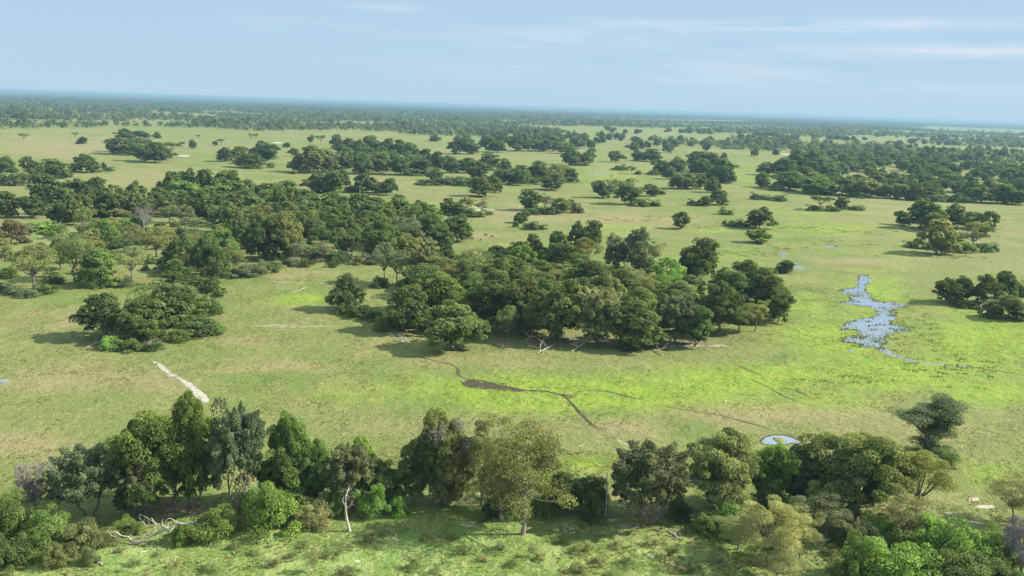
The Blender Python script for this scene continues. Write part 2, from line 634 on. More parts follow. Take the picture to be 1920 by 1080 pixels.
ribbon('water', vF((1360, 786), (1440, 790), (1530, 797), (1610, 803)), 0.55, M_WATER, 0.016, 0.6, 3)
sheet('water', vF((540, 175), (552, 165), (592, 166), (575, 174), (560, 180)), M_WATER, 0.02, 0.15, 6)
sheet('water', vF((562, 188), (572, 186), (576, 194), (568, 196)), M_WATER, 0.02, 0.15, 16)
sheet('water', vF((632, 222), (652, 224), (650, 236), (690, 250), (692, 258), (650, 252), (630, 246)), M_WATER, 0.02, 0.15, 7)
sheet('water', vF((795, 126), (815, 122), (850, 124), (880, 120), (882, 126), (868, 130), (800, 131)), M_WATER, 0.02, 0.1, 8)
sheet('water', vF((712, 152), (735, 155), (733, 159), (715, 157)), M_WATER, 0.02, 0.1, 9)
sheet('water', vF((1122, 69), (1137, 67), (1140, 72), (1124, 73)), M_WATER, 0.02, 0.1, 10)
VIEWI = lambda *xy: [(1000 + x / 3, 720 + y / 3) for x, y in xy]
sheet('water', VIEWI((1284, 325), (1300, 308), (1345, 292), (1400, 290), (1440, 300), (1470, 312), (1503, 325), (1480, 334), (1450, 330), (1400, 336), (1345, 341), (1300, 338)), M_WATER, 0.02, 0.22, 11)
ribbon('muddy_bank', VIEWI((1276, 325), (1296, 304), (1345, 288), (1400, 286), (1445, 296), (1475, 308), (1515, 326), (1480, 339), (1450, 334), (1400, 341), (1345, 345), (1292, 341), (1276, 325)), .45, M_TRACK, 0.013, .6, 72)
sheet('water', [(0, 712), (12, 711), (19, 713), (17, 716), (0, 717)], M_WATER, 0.02, 0.1, 12)
sheet('water', [(1349, 277.5), (1362, 275.8), (1385, 276.2), (1396, 278), (1394, 280), (1370, 279.6), (1352, 279.4)], M_WATER, 0.03, 0.08, 13)
sheet('water', [(1107, 324.5), (1118, 323.6), (1140, 324.2), (1148, 325.6), (1120, 326)], M_WATER, 0.03, 0.08, 14)
sheet('water', vF((930, 712), (962, 709), (968, 716), (945, 719)), M_WATER, 0.02, 0.1, 17)

ribbon('mud', vE((684, 902), (740, 898), (820, 905), (900, 915), (980, 930), (1040, 938)), (2.6, .7), M_MUD, 0.0155, .6, 77)
sheet('mud', vE((678, 905), (690, 885), (715, 870), (760, 876), (800, 880), (870, 892), (938, 897), (940, 915), (1000, 930), (1042, 936), (1000, 945), (940, 940), (880, 935), (810, 930), (740, 922), (700, 918)), M_MUD, 0.012, 0.2, 21)
for k, (pts, w) in enumerate((
        (vE((330, 735), (450, 750), (540, 775), (620, 788), (655, 815), (660, 850), (690, 868), (720, 880)), (0.25, .6)),
        (vE((930, 930), (1040, 938), (1150, 940), (1210, 955), (1250, 966), (1285, 1000), (1320, 1038), (1360, 1080), (1400, 1120), (1440, 1150), (1480, 1172)), (.7, .38)),
        (vE((1205, 955), (1270, 962), (1300, 975), (1265, 985)), .9),
        (vE((1360, 932), (1420, 938), (1490, 940), (1560, 958), (1650, 980), (1700, 992), (1730, 1000)), (.5, .5)),
        (VIEWI((690, 112), (800, 138), (950, 160), (1080, 182), (1200, 215), (1290, 240), (1370, 275)), (.25, .45)),
        (vF((310, 795), (380, 825), (440, 852)), .5),
        (vF((380, 870), (440, 898), (500, 930), (570, 968), (700, 1020)), .3),
        (vF((1600, 800), (1690, 815), (1800, 830), (1920, 852)), .55),
        (vF((640, 655), (700, 655), (760, 662)), .35),
        (vF((600, 425), (780, 430), (870, 440)), .3),
        (vF((700, 262), (860, 268), (990, 276)), .3),
        (vF((560, 915), (640, 940), (720, 975)), .5),
        (vE((1610, 875), (1640, 892)), .5), (vE((1140, 912), (1170, 925)), .7),
        (VIEWI((130, 165), (190, 150), (235, 135)), .25))):
    ribbon('muddy_track', pts, w, M_MUD if k in (1, 2) else M_TRACK, 0.008 + 0.001 * k, 0.5, 30 + k, True)
ribbon('path', vD((858, 774), (895, 788), (925, 815), (955, 840), (1000, 862), (1050, 893), (1090, 925), (1125, 955), (1150, 980), (1155, 1004)), (0.5, 1.05), M_SAND, 0.012, 0.45, 51)
ribbon('path', vD((1540, 322), (1620, 330), (1700, 333), (1800, 337)), .7, M_WORN, 0.012, 0.4, 52, True)
ribbon('path', vD((1630, 386), (1680, 372), (1740, 350)), .7, M_WORN, 0.012, 0.4, 53, True)
ribbon('path', vD((1400, 576), (1520, 572), (1600, 568), (1700, 568)), .9, M_WORN, 0.012, 0.4, 54, True)
ribbon('path', vD((1500, 582), (1700, 578), (1900, 574)), .7, M_WORN, 0.012, 0.4, 55, True)
ribbon('path', [(1225, 443), (1260, 445), (1310, 446.5), (1400, 449)], .6, M_WORN, 0.012, 0.4, 56, True)
ribbon('path', [(882, 425), (900, 425), (930, 426)], .6, M_WORN, 0.012, 0.4, 57, True)
ribbon('path', [(880, 386), (905, 390), (930, 394)], 1.4, M_SAND, 0.012, 0.4, 58, True)
ribbon('path', [(1436, 288.5), (1458, 289.5), (1474, 290)], 1.3, M_SAND, 0.012, 0.4, 59, True)
ribbon('path', VIEWI((470, 305), (490, 325), (520, 340), (550, 352)), .5, M_SAND, 0.012, 0.4, 60, True)
ribbon('path', [(1772, 968), (1795, 974), (1815, 977), (1842, 981), (1870, 988)], .6, M_SAND, 0.012, 0.6, 61, True)
ribbon('path', [(1620, 466), (1680, 469), (1740, 472)], .5, M_WORN, 0.012, 0.4, 62, True)


def islet():
    c = ground(1461, 825)
    rng = np.random.default_rng(4)
    rows, tint = [], []
    for k, (q, h) in enumerate(((1.0, -.02), (.85, .12), (.6, .22), (.3, .27), (.02, .28))):
        for a in np.linspace(0, 2 * math.pi, 20, endpoint=False):
            w = 1 + .12 * math.sin(3 * a + 1) + .06 * rng.normal()
            rows.append((c.x + math.cos(a) * 1.25 * q * w, c.y + math.sin(a) * 1.3 * q * w, h))
    q = [(i * 20 + j, i * 20 + (j + 1) % 20, (i + 1) * 20 + (j + 1) % 20, (i + 1) * 20 + j) for i in range(4) for j in range(20)]
    mb = MB()
    mb.add(rows, q, 1.0)
    struct('ground_islet', mb.mesh('ground_islet', flat_material('islet_grass', (.11, .13, .04), (.22, .24, .09), 2.5), True))


islet()

# ------------------------------------------------------------------ trees: prototypes
# every prototype is about PH metres tall and PW wide; copies are scaled to each tree
LOD = {'near': (3.0, .54), 'mid': (1.0, .95), 'far': (0.22, 1.95), 'tiny': (0.08, 3.0)}


def fib(n, rng, jit=0.25):
    i = np.arange(n) + 0.5
    ph = np.arccos(1 - 2 * i / n)
    th = math.pi * (1 + 5 ** .5) * i
    d = np.stack((np.cos(th) * np.sin(ph), np.sin(th) * np.sin(ph), np.cos(ph)), 1)
    d += rng.normal(scale=jit, size=d.shape)
    return d / np.linalg.norm(d, axis=1, keepdims=True)


def lumps(d, rng, amp):
    out = np.zeros(len(d))
    for f, a in ((1.6, 1.0), (2.9, .7), (5.0, .45)):
        for _ in range(3):
            k = rng.normal(size=3)
            k *= f / np.linalg.norm(k)
            out += a * np.sin(d @ k * 2 + rng.uniform(0, 6.28)) / 2.2
    return 1 + amp * out


def fill_clump(mb, c, rad, n, size, rng, tint, squash=0.75, aspect=0.62, jitter=0.95, low=-0.45, upb=0.35):
    d = rng.normal(size=(n, 3))
    d /= np.linalg.norm(d, axis=1, keepdims=True)
    d[:, 2] = np.where(d[:, 2] < low, -d[:, 2], d[:, 2])
    r = rad * rng.uniform(0.62, 1.08, n) ** 0.8
    p = c + d * r[:, None] * np.array((1, 1, squash))
    nr = d + np.array((0, 0, upb)) + rng.normal(scale=jitter, size=(n, 3))
    mb.leaves(p, nr, size * rng.uniform(.65, 1.3, n), tint * rng.uniform(.78, 1.25, n), aspect, rng)


def trunk_mesh(kind, rng, H, base_h, targets, lod, girth=0.03, stems=1, bark=None):
    mb = MB()
    sides = {'near': 8, 'mid': 6, 'far': 4, 'tiny': 4}[lod]
    k = 5
    forks = []
    for s in range(stems):
        a = rng.uniform(0, 6.28)
        spread = 0.0 if stems == 1 else H * rng.uniform(.06, .13)
        ox, oy = (rng.normal(scale=H * .012, size=2) if stems == 1 else (math.cos(a) * spread * .25, math.sin(a) * spread * .25))
        tip = np.array((ox * 2 + math.cos(a) * spread, oy * 2 + math.sin(a) * spread, base_h * rng.uniform(.95, 1.15)))
        t = np.linspace(0, 1, k)[:, None]
        bend = np.array((rng.normal(scale=H * .02), rng.normal(scale=H * .02), 0))
        pts = np.array((ox, oy, -0.25)) * (1 - t) + tip * t + bend * np.sin(t * math.pi)
        g = H * girth * (1 if stems == 1 else .62)
        mb.tube(pts, g * np.array((1.5, 1.0, .9, .82, .7)), sides, rng.uniform(.8, 1.2))
        forks.append((tip, g * .7))
    for i, c in enumerate(targets):
        tip, g = forks[min(range(len(forks)), key=lambda q: np.linalg.norm(forks[q][0] - c))]
        t = np.linspace(0, 1, 5)[:, None]
        mid = tip * .5 + c * .5 + np.array((0, 0, -0.06 * H)) + rng.normal(scale=.03 * H, size=3)
        pts = tip * (1 - t) ** 2 + 2 * mid * t * (1 - t) + c * t ** 2
        mb.tube(pts, g * np.array((.75, .55, .4, .28, .1)), max(3, sides - 3), rng.uniform(.8, 1.2))
    return mb.mesh('trunk', bark or M_BARK, True)


def tree_proto(kind, seed, lod):
    rng = np.random.default_rng(seed * 101 + {'R': 1, 'O': 2, 'P': 3, 'A': 4, 'U': 5, 'B': 6, 'S': 7, 'L': 8}[kind])
    dens, ls = LOD[lod]
    crown = MB()
    cl = {'near': 1.0, 'mid': 0.8, 'far': 0.5, 'tiny': 0.3}[lod]
    if kind == 'R':        # dense rounded crown
        H, W, zc, rz, base = 12.0, 11.0, (.47 if lod == 'far' else .51), .46, 1.8
        # several overlapping domes of foliage make the crown
        nd = int(rng.integers(4, 7))
        doms = [(np.array((0, 0, zc * H)), np.array((W * .30, W * .30, rz * H * .78)))]
        for k in range(nd):
            a = k * 6.283 / nd + rng.uniform(-.5, .5)
            q = rng.uniform(.20, .33) * W
            rr = rng.uniform(.17, .27) * W
            doms.append((np.array((math.cos(a) * q, math.sin(a) * q, H * (rng.uniform(.20, .36) if k % 2 else rng.uniform(.42, .70)))), np.array((rr, rr, rr * rng.uniform(.75, 1.1)))))
        doms.append((np.array((rng.normal() * W * .09, rng.normal() * W * .09, H * rng.uniform(.74, .82))), np.array((W * .2, W * .2, H * .17))))
        cs, dz_ = [], []
        for m_, (dc, dr) in enumerate(doms):
            d = fib(int((46 if m_ == 0 else 24) * cl), rng, .3)
            p = dc + d * dr * np.clip(lumps(d, rng, .16), .75, 1.2)[:, None] * rng.uniform(.86, 1.02, (len(d), 1))
            for pp, dv in zip(p, d):
                inner = any(np.sum(((pp - oc) / orr) ** 2) < .62 for q_, (oc, orr) in enumerate(doms) if q_ != m_)
                if not inner and pp[2] > H * (.11 if lod == 'near' else .07) and dv[2] > -.85:
                    cs.append(pp)
                    dz_.append(dv[2])
        cs, d = np.array(cs), np.array([(0, 0, z) for z in dz_])
        nb = np.sort(np.linalg.norm(cs[:, None] - cs[None], axis=2), axis=1)[:, 3] < 2.3 / cl ** .4
        cs, d = cs[nb], d[nb]
        for c, dz in zip(cs, d[:, 2]):
            rad = rng.uniform(.6, 1.3) * (1.12 if dz > 0 else .9) / cl ** .35
            fill_clump(crown, c, rad, int(rng.integers(95, 135) * dens / cl), .27 * ls, rng, rng.uniform(.66, 1.35), .78)
        for _ in range(int(16 * cl)):
            c = rng.normal(size=3) * np.array((W * .15, W * .15, H * .12)) + np.array((0, 0, zc * H))
            fill_clump(crown, c, 1.7, int(70 * dens / cl), .4 * ls, rng, .75)
        targets, stems, girth = cs[rng.permutation(len(cs))[:12]], int(rng.integers(1, 3)), .028
    elif kind == 'O':      # feathery, layered, paler, gaps
        H, W, zc, rz, base = 12.0, 11.0, .62, .36, 3.2
        d = fib(int(64 * cl), rng, .35)
        d = d[d[:, 2] > -0.6]
        rr = lumps(d, rng, .28) * rng.uniform(.55, .92, len(d))
        cs = d * rr[:, None] * np.array((W / 2, W / 2, rz * H)) + np.array((0, 0, zc * H))
        for c in cs:
            rad = rng.uniform(1.0, 1.9) / cl ** .35
            fill_clump(crown, c, rad, int(rng.integers(110, 170) * dens / cl), .23 * ls, rng, rng.uniform(.72, 1.3), .5, .5, 1.0, -.6, .5)
        targets, stems, girth = cs[rng.permutation(len(cs))[:16]], 1, .025
    elif kind == 'P':      # plumes pointing up and outward
        H, W, zc, rz, base = 12.0, 10.0, .54, .44, 2.2
        n = int(120 * cl)
        d = fib(n, rng, .2)
        d = d[(d[:, 2] > -0.65) & (d[:, 2] < .95)]
        rr = lumps(d, rng, .12) * rng.uniform(.45, .84, len(d))
        cs = d * rr[:, None] * np.array((W / 2, W / 2, rz * H)) + np.array((0, 0, zc * H))
        nb = np.sort(np.linalg.norm(cs[:, None] - cs[None], axis=2), axis=1)[:, 3] < 1.9 / cl ** .4
        for c, dd in zip(cs[nb], d[nb]):
            ax = dd * np.array((1, 1, .5)) + np.array((0, 0, .35)) + rng.normal(scale=.18, size=3)
            ax /= np.linalg.norm(ax)
            L = rng.uniform(.9, 1.6)
            m = int(rng.integers(100, 140) * dens / cl)
            t = rng.uniform(0, 1, m)
            o = rng.normal(size=(m, 3))
            o -= (o @ ax)[:, None] * ax
            o /= np.linalg.norm(o, axis=1, keepdims=True) + 1e-9
            rad = .85 * (1 - t) ** .6 * rng.uniform(.3, 1.0, m)
            p = c + ax * (t * L)[:, None] + o * rad[:, None] - np.array((0, 0, .5)) * (t ** 2)[:, None] * rng.uniform(-.6, 1)
            tint = rng.uniform(.62, 1.35)
            crown.leaves(p, o + np.array((0, 0, .3)) + rng.normal(scale=.8, size=(m, 3)), .34 * ls * rng.uniform(.6, 1.3, m),
                         tint * rng.uniform(.75, 1.3, m), .34, rng, np.tile(ax, (m, 1)) + o * .7)
        for _ in range(int(18 * cl)):
            c = rng.normal(size=3) * np.array((W * .14, W * .14, H * .12)) + np.array((0, 0, zc * H))
            fill_clump(crown, c, 1.5, int(60 * dens / cl), .36 * ls, rng, .65)
        targets, stems, girth = cs[rng.permutation(len(cs))[:10]], int(rng.integers(2, 4)), .026
    elif kind == 'A':      # airy crown, limbs showing
        H, W, zc, rz, base = 13.0, 9.5, .57, .43, 3.8
        d = fib(int(64 * cl), rng, .4)
        d = d[d[:, 2] > -0.85]
        rr = np.clip(lumps(d, rng, .3), .6, 1.2) * rng.uniform(.35, .92, len(d))
        cs = d * rr[:, None] * np.array((W / 2, W / 2, rz * H)) + np.array((0, 0, zc * H))
        for c in cs:
            fill_clump(crown, c, rng.uniform(.8, 1.5) / cl ** .35, int(rng.integers(50, 120) * dens / cl), .2 * ls, rng, rng.uniform(.65, 1.35), .6, .5, 1.0, -.7, .3)
        targets, stems, girth = cs[rng.permutation(len(cs))[:24]], 1, .014
    elif kind == 'U':      # flat topped
        H, W, zc, rz, base = 9.0, 10.0, .78, .20, 3.6
        d = fib(int(50 * cl), rng, .3)
        d = d[d[:, 2] > -0.35]
        rr = lumps(d, rng, .22) * rng.uniform(.55, .9, len(d))
        cs = d * rr[:, None] * np.array((W / 2, W / 2, rz * H)) + np.array((0, 0, zc * H))
        for c in cs:
            fill_clump(crown, c, rng.uniform(.9, 1.5) / cl ** .35, int(rng.integers(100, 150) * dens / cl), .24 * ls, rng, rng.uniform(.75, 1.25), .55)
        targets, stems, girth = cs[rng.permutation(len(cs))[:14]], int(rng.integers(1, 3)), .03
    elif kind == 'L':      # trunk leaning right, lobes of foliage to the left, the top and down the stem
        H, W, base = 12.0, 9.5, 3.4
        cs = []
        for (lx, ly, lz, sx, sz, k) in ((.2, 0, 2.2, 1.6, .9, 7), (.9, 0, 4.6, 1.5, 1.1, 9), (.4, .3, 6.6, 1.6, 1.0, 9), (-1.7, 0, 8.2, 1.5, 1.1, 12), (-.8, -.3, 9.4, 1.3, .7, 7), (1.7, 0, 9.6, 1.5, 1.3, 12), (1.8, .2, 7.4, 1.2, .9, 8), (1.5, 0, 11.2, .9, .6, 6)):
            cs += [np.array((lx + rng.normal() * sx * .5, ly + rng.normal() * sx * .6, lz + rng.normal() * sz * .5)) for _ in range(k)]
        cs = np.array(cs)
        for c in cs:
            fill_clump(crown, c, rng.uniform(.75, 1.3), int(rng.integers(130, 180) * dens / cl), .22 * ls, rng, rng.uniform(.65, 1.2), .65, .5, .95, -.6, .4)
        targets, stems, girth = cs[rng.permutation(len(cs))[:14]], 1, .03
    elif kind == 'B':      # leafy bush
        H, W, base = 4.0, 5.6, .8
        d = fib(int(72 * cl), rng, .3)
        d = d[d[:, 2] > -0.15]
        rr = lumps(d, rng, .25) * rng.uniform(.6, .9, len(d))
        cs = d * rr[:, None] * np.array((W / 2, W / 2, H * .86)) + np.array((0, 0, .35))
        for c in cs:
            fill_clump(crown, c, rng.uniform(.5, .95) / cl ** .35, int(rng.integers(70, 110) * dens / cl), .17 * ls, rng, rng.uniform(.7, 1.35), .85, .62, .9, -.5, .4)
        for _ in range(int(10 * cl)):
            fill_clump(crown, np.array((rng.normal() * W * .17, rng.normal() * W * .17, rng.uniform(.4, H * .5))), 1.0, int(50 * dens / cl), .25 * ls, rng, .7)
        targets, stems, girth = cs[rng.permutation(len(cs))[:6]], 3, .03
    else:                  # low twiggy shrub
        H, W, base = 2.0, 3.0, .4
        d = fib(int(36 * cl), rng, .4)
        d = d[d[:, 2] > -0.1]
        rr = lumps(d, rng, .35) * rng.uniform(.45, .9, len(d))
        cs = d * rr[:, None] * np.array((W / 2, W / 2, H * .8)) + np.array((0, 0, .2))
        for c in cs:
            fill_clump(crown, c, rng.uniform(.3, .55) / cl ** .35, int(rng.integers(40, 60) * dens / cl), .12 * ls, rng, rng.uniform(.65, 1.35), .8, .45, .8, -.5, .4)
        targets, stems, girth = cs[rng.permutation(len(cs))[:10]], 3, .025
    cm = crown.mesh('crown', M_LEAF)
    tm = trunk_mesh(kind, rng, H, base, targets, lod, girth, stems, M_PALEBARK if kind in 'A' else M_BARK)
    co = np.concatenate(crown.v)
    ext = np.percentile(co, (1.5, 98.5), axis=0)
    top = np.percentile(co[:, 2], 99.6)
    return {'crown': cm, 'trunk': tm, 'H': float(top), 'W': float((ext[1][0] - ext[0][0] + ext[1][1] - ext[0][1]) / 2)}


PROTO = {}


def proto(kind, lod, var):
    key = (kind, lod, var)
    if key not in PROTO:
        PROTO[key] = tree_proto(kind, var + 1 + {'near': 0, 'mid': 20, 'far': 40, 'tiny': 60}[lod], lod)
    return PROTO[key]


def single_proto(kind, var):
    """crown and trunk in one mesh, for copies too small in the photo to show parts"""
    key = (kind, 'one', var)
    if key not in PROTO:
        p = proto(kind, 'far', var)
        me = p['crown'].copy()
        n0, nt = len(me.vertices), len(p['trunk'].vertices)
        mb = MB()
        for src, k in ((p['crown'], 0), (p['trunk'], 1)):
            v = np.empty(len(src.vertices) * 3, np.float32)
            src.vertices.foreach_get('co', v)
            q = np.empty(len(src.loops), np.int32)
            src.loops.foreach_get('vertex_index', q)
            t = np.empty(len(src.vertices), np.float32)
            src.attributes['tint'].data.foreach_get('value', t)
            mb.add(v, q, t)
        m = mb.mesh('tree', [M_LEAF, M_BARK])
        mi = np.zeros(len(m.polygons), np.int32)
        mi[len(p['crown'].polygons):] = 1
        m.polygons.foreach_set('material_index', mi)
        bpy.data.meshes.remove(me)
        PROTO[key] = dict(mesh=m, H=p['H'], W=p['W'])
    return PROTO[key]


NVAR = {'near': {'R': 7, 'O': 4, 'P': 3, 'A': 3, 'U': 2, 'B': 5, 'S': 4, 'L': 1}, 'mid': {'R': 8, 'O': 4, 'P': 2, 'A': 2, 'U': 2, 'B': 4, 'S': 3, 'L': 1},
        'far': {'R': 7, 'O': 3, 'P': 2, 'A': 2, 'U': 2, 'B': 3, 'S': 2, 'L': 1}}
KIND_NAME = {'R': 'broadleaf_tree', 'O': 'feathery_tree', 'P': 'plumed_tree', 'A': 'slender_tree', 'U': 'umbrella_tree', 'B': 'bush', 'S': 'shrub', 'L': 'leaning_tree'}
KIND_CAT = {'L': 'tree', 'R': 'tree', 'O': 'tree', 'P': 'tree', 'A': 'tree', 'U': 'tree', 'B': 'bush', 'S': 'shrub'}
# leaf colours, albedo
LEAF = {'d': ((0.115, 0.170, 0.051), 'dark green'), 'g': ((0.161, 0.240, 0.060), 'green'), 'b': ((0.201, 0.322, 0.071), 'bright green'), 'o': ((0.213, 0.246, 0.090), 'olive'),
        'm': ((0.156, 0.202, 0.067), 'olive'), 'y': ((0.330, 0.360, 0.167), 'yellow-green'), 'p': ((0.268, 0.288, 0.144), 'pale olive'), 'k': ((0.177, 0.216, 0.115), 'grey-green'), 'r': ((.190, .178, .085), 'brownish'),
        'w': ((0.244, 0.210, 0.172), 'grey')}
KIND_COLOR = {'R': 'd', 'O': 'o', 'P': 'k', 'A': 'p', 'U': 'd', 'B': 'g', 'S': 'o'}
KIND_WORD = {'R': 'dense round-crowned tree', 'O': 'feathery tree', 'P': 'tree with plume-like sprays', 'A': 'airy tree with bare limbs showing', 'U': 'flat-topped tree',
             'B': 'leafy bush', 'S': 'low shrub'}
PLACED = []
prng = random.Random(77)


def place(kind, x, b, top, w, cl=None, color=None, label=None, one=False, ground_pt=None, height=None, width=None, rot=None):
    p = ground_pt if ground_pt is not None else ground(x, b)
    h = height if height is not None else top_height(p, top)
    wm = width if width is not None else w * depth((p.x, p.y, h / 2)) / F_PX
    D = math.hypot(p.x, p.y)
    lod = 'near' if D < 185 else 'mid' if D < 400 else 'far'
    one = one or D > 520
    ck = color or KIND_COLOR[kind]
    base_c = LEAF[ck][0]
    j = prng.uniform(.85, 1.18)
    hj = prng.uniform(-.08, .08)
    colr = (base_c[0] * j * (1 + hj), base_c[1] * j, base_c[2] * j * (1 - hj), 1)
    rot = prng.uniform(0, 6.283) if rot is None else rot
    var = prng.randrange(NVAR[lod][kind])
    nm = KIND_NAME[kind]
    if one:
        pr = single_proto(kind, var % NVAR['far'][kind])
        o = bpy.data.objects.new(nm, pr['mesh'])
        o.color = colr
        link(o)
    else:
        pr = proto(kind, lod, var)
        o = bpy.data.objects.new(nm, None)
        o.empty_display_size = 0.5
        link(o)
        c = bpy.data.objects.new('crown', pr['crown'])
        c.color = colr
        link(c, o)
        t = bpy.data.objects.new('trunk', pr['trunk'])
        link(t, o)
    o.location = p
    o.scale = (wm / pr['W'], wm / pr['W'], h / pr['H'])
    o.rotation_euler = (0, 0, rot)
    o['category'] = KIND_CAT[kind]
    if label:
        o['label'] = label
    PLACED.append(dict(o=o, kind=kind, color=ck, cl=cl, x=project(p)[0], b=project(p)[1], h=h, w=wm, label=label, p=p))
    return o


CLUSTER = {}


def cluster(key, phrase, group, rows, one=False):
    """rows: (kind[+colour], x, base y, top y, width) as read off the photograph"""
    CLUSTER.setdefault(key, (phrase, group))
    for r in rows:
        k = r[0]
        place(k[0], r[1], r[2], r[3], r[4], key, k[1] if len(k) > 1 else None, one=one)


def inside(poly, x, y):
    c = False
    for (x1, y1), (x2, y2) in zip(poly, poly[1:] + poly[:1]):
        if (y1 > y) != (y2 > y) and x < (x2 - x1) * (y - y1) / (y2 - y1) + x1:
            c = not c
    return c


def fill(key, phrase, group, poly, spacing, kinds, hrange, seed, cap=200, ratio=(.75, 1.05), keep_out=()):
    """trees at random over the stretch of ground that the outline (picture coordinates of the ground) bounds"""
    CLUSTER.setdefault(key, (phrase, group))
    rng = random.Random(seed)
    g = [ground(*p) for p in poly]
    x0, x1 = min(p.x for p in g), max(p.x for p in g)
    y0, y1 = min(p.y for p in g), max(p.y for p in g)
    gp = [(p.x, p.y) for p in g]
    have = [(q['p'].x, q['p'].y) for q in PLACED]
    n = 0
    for _ in range(6000):
        x, y = rng.uniform(x0, x1), rng.uniform(y0, y1)
        if not inside(gp, x, y):
            continue
        px, py = project((x, y, 0))
        if px < -60 or px > 1980:
            continue
        if any(inside(list(k), px, py) for k in keep_out):
            continue
        if any((x - a) ** 2 + (y - b) ** 2 < spacing * spacing for a, b in have):
            continue
        have.append((x, y))
        k = rng.choices([a for a, _ in kinds], [b for _, b in kinds])[0]
        h = rng.uniform(*hrange)
        if k[0] in 'BS':
            h = min(h, rng.uniform(1.6, 4.0))
        wm = h * rng.uniform(*ratio) * (1.35 if k[0] in 'BS' else 1)
        place(k[0], 0, 0, 0, 0, key, k[1] if len(k) > 1 else None, ground_pt=Vector((x, y, 0)), height=h, width=wm)
        n += 1
        if n >= cap:
            break

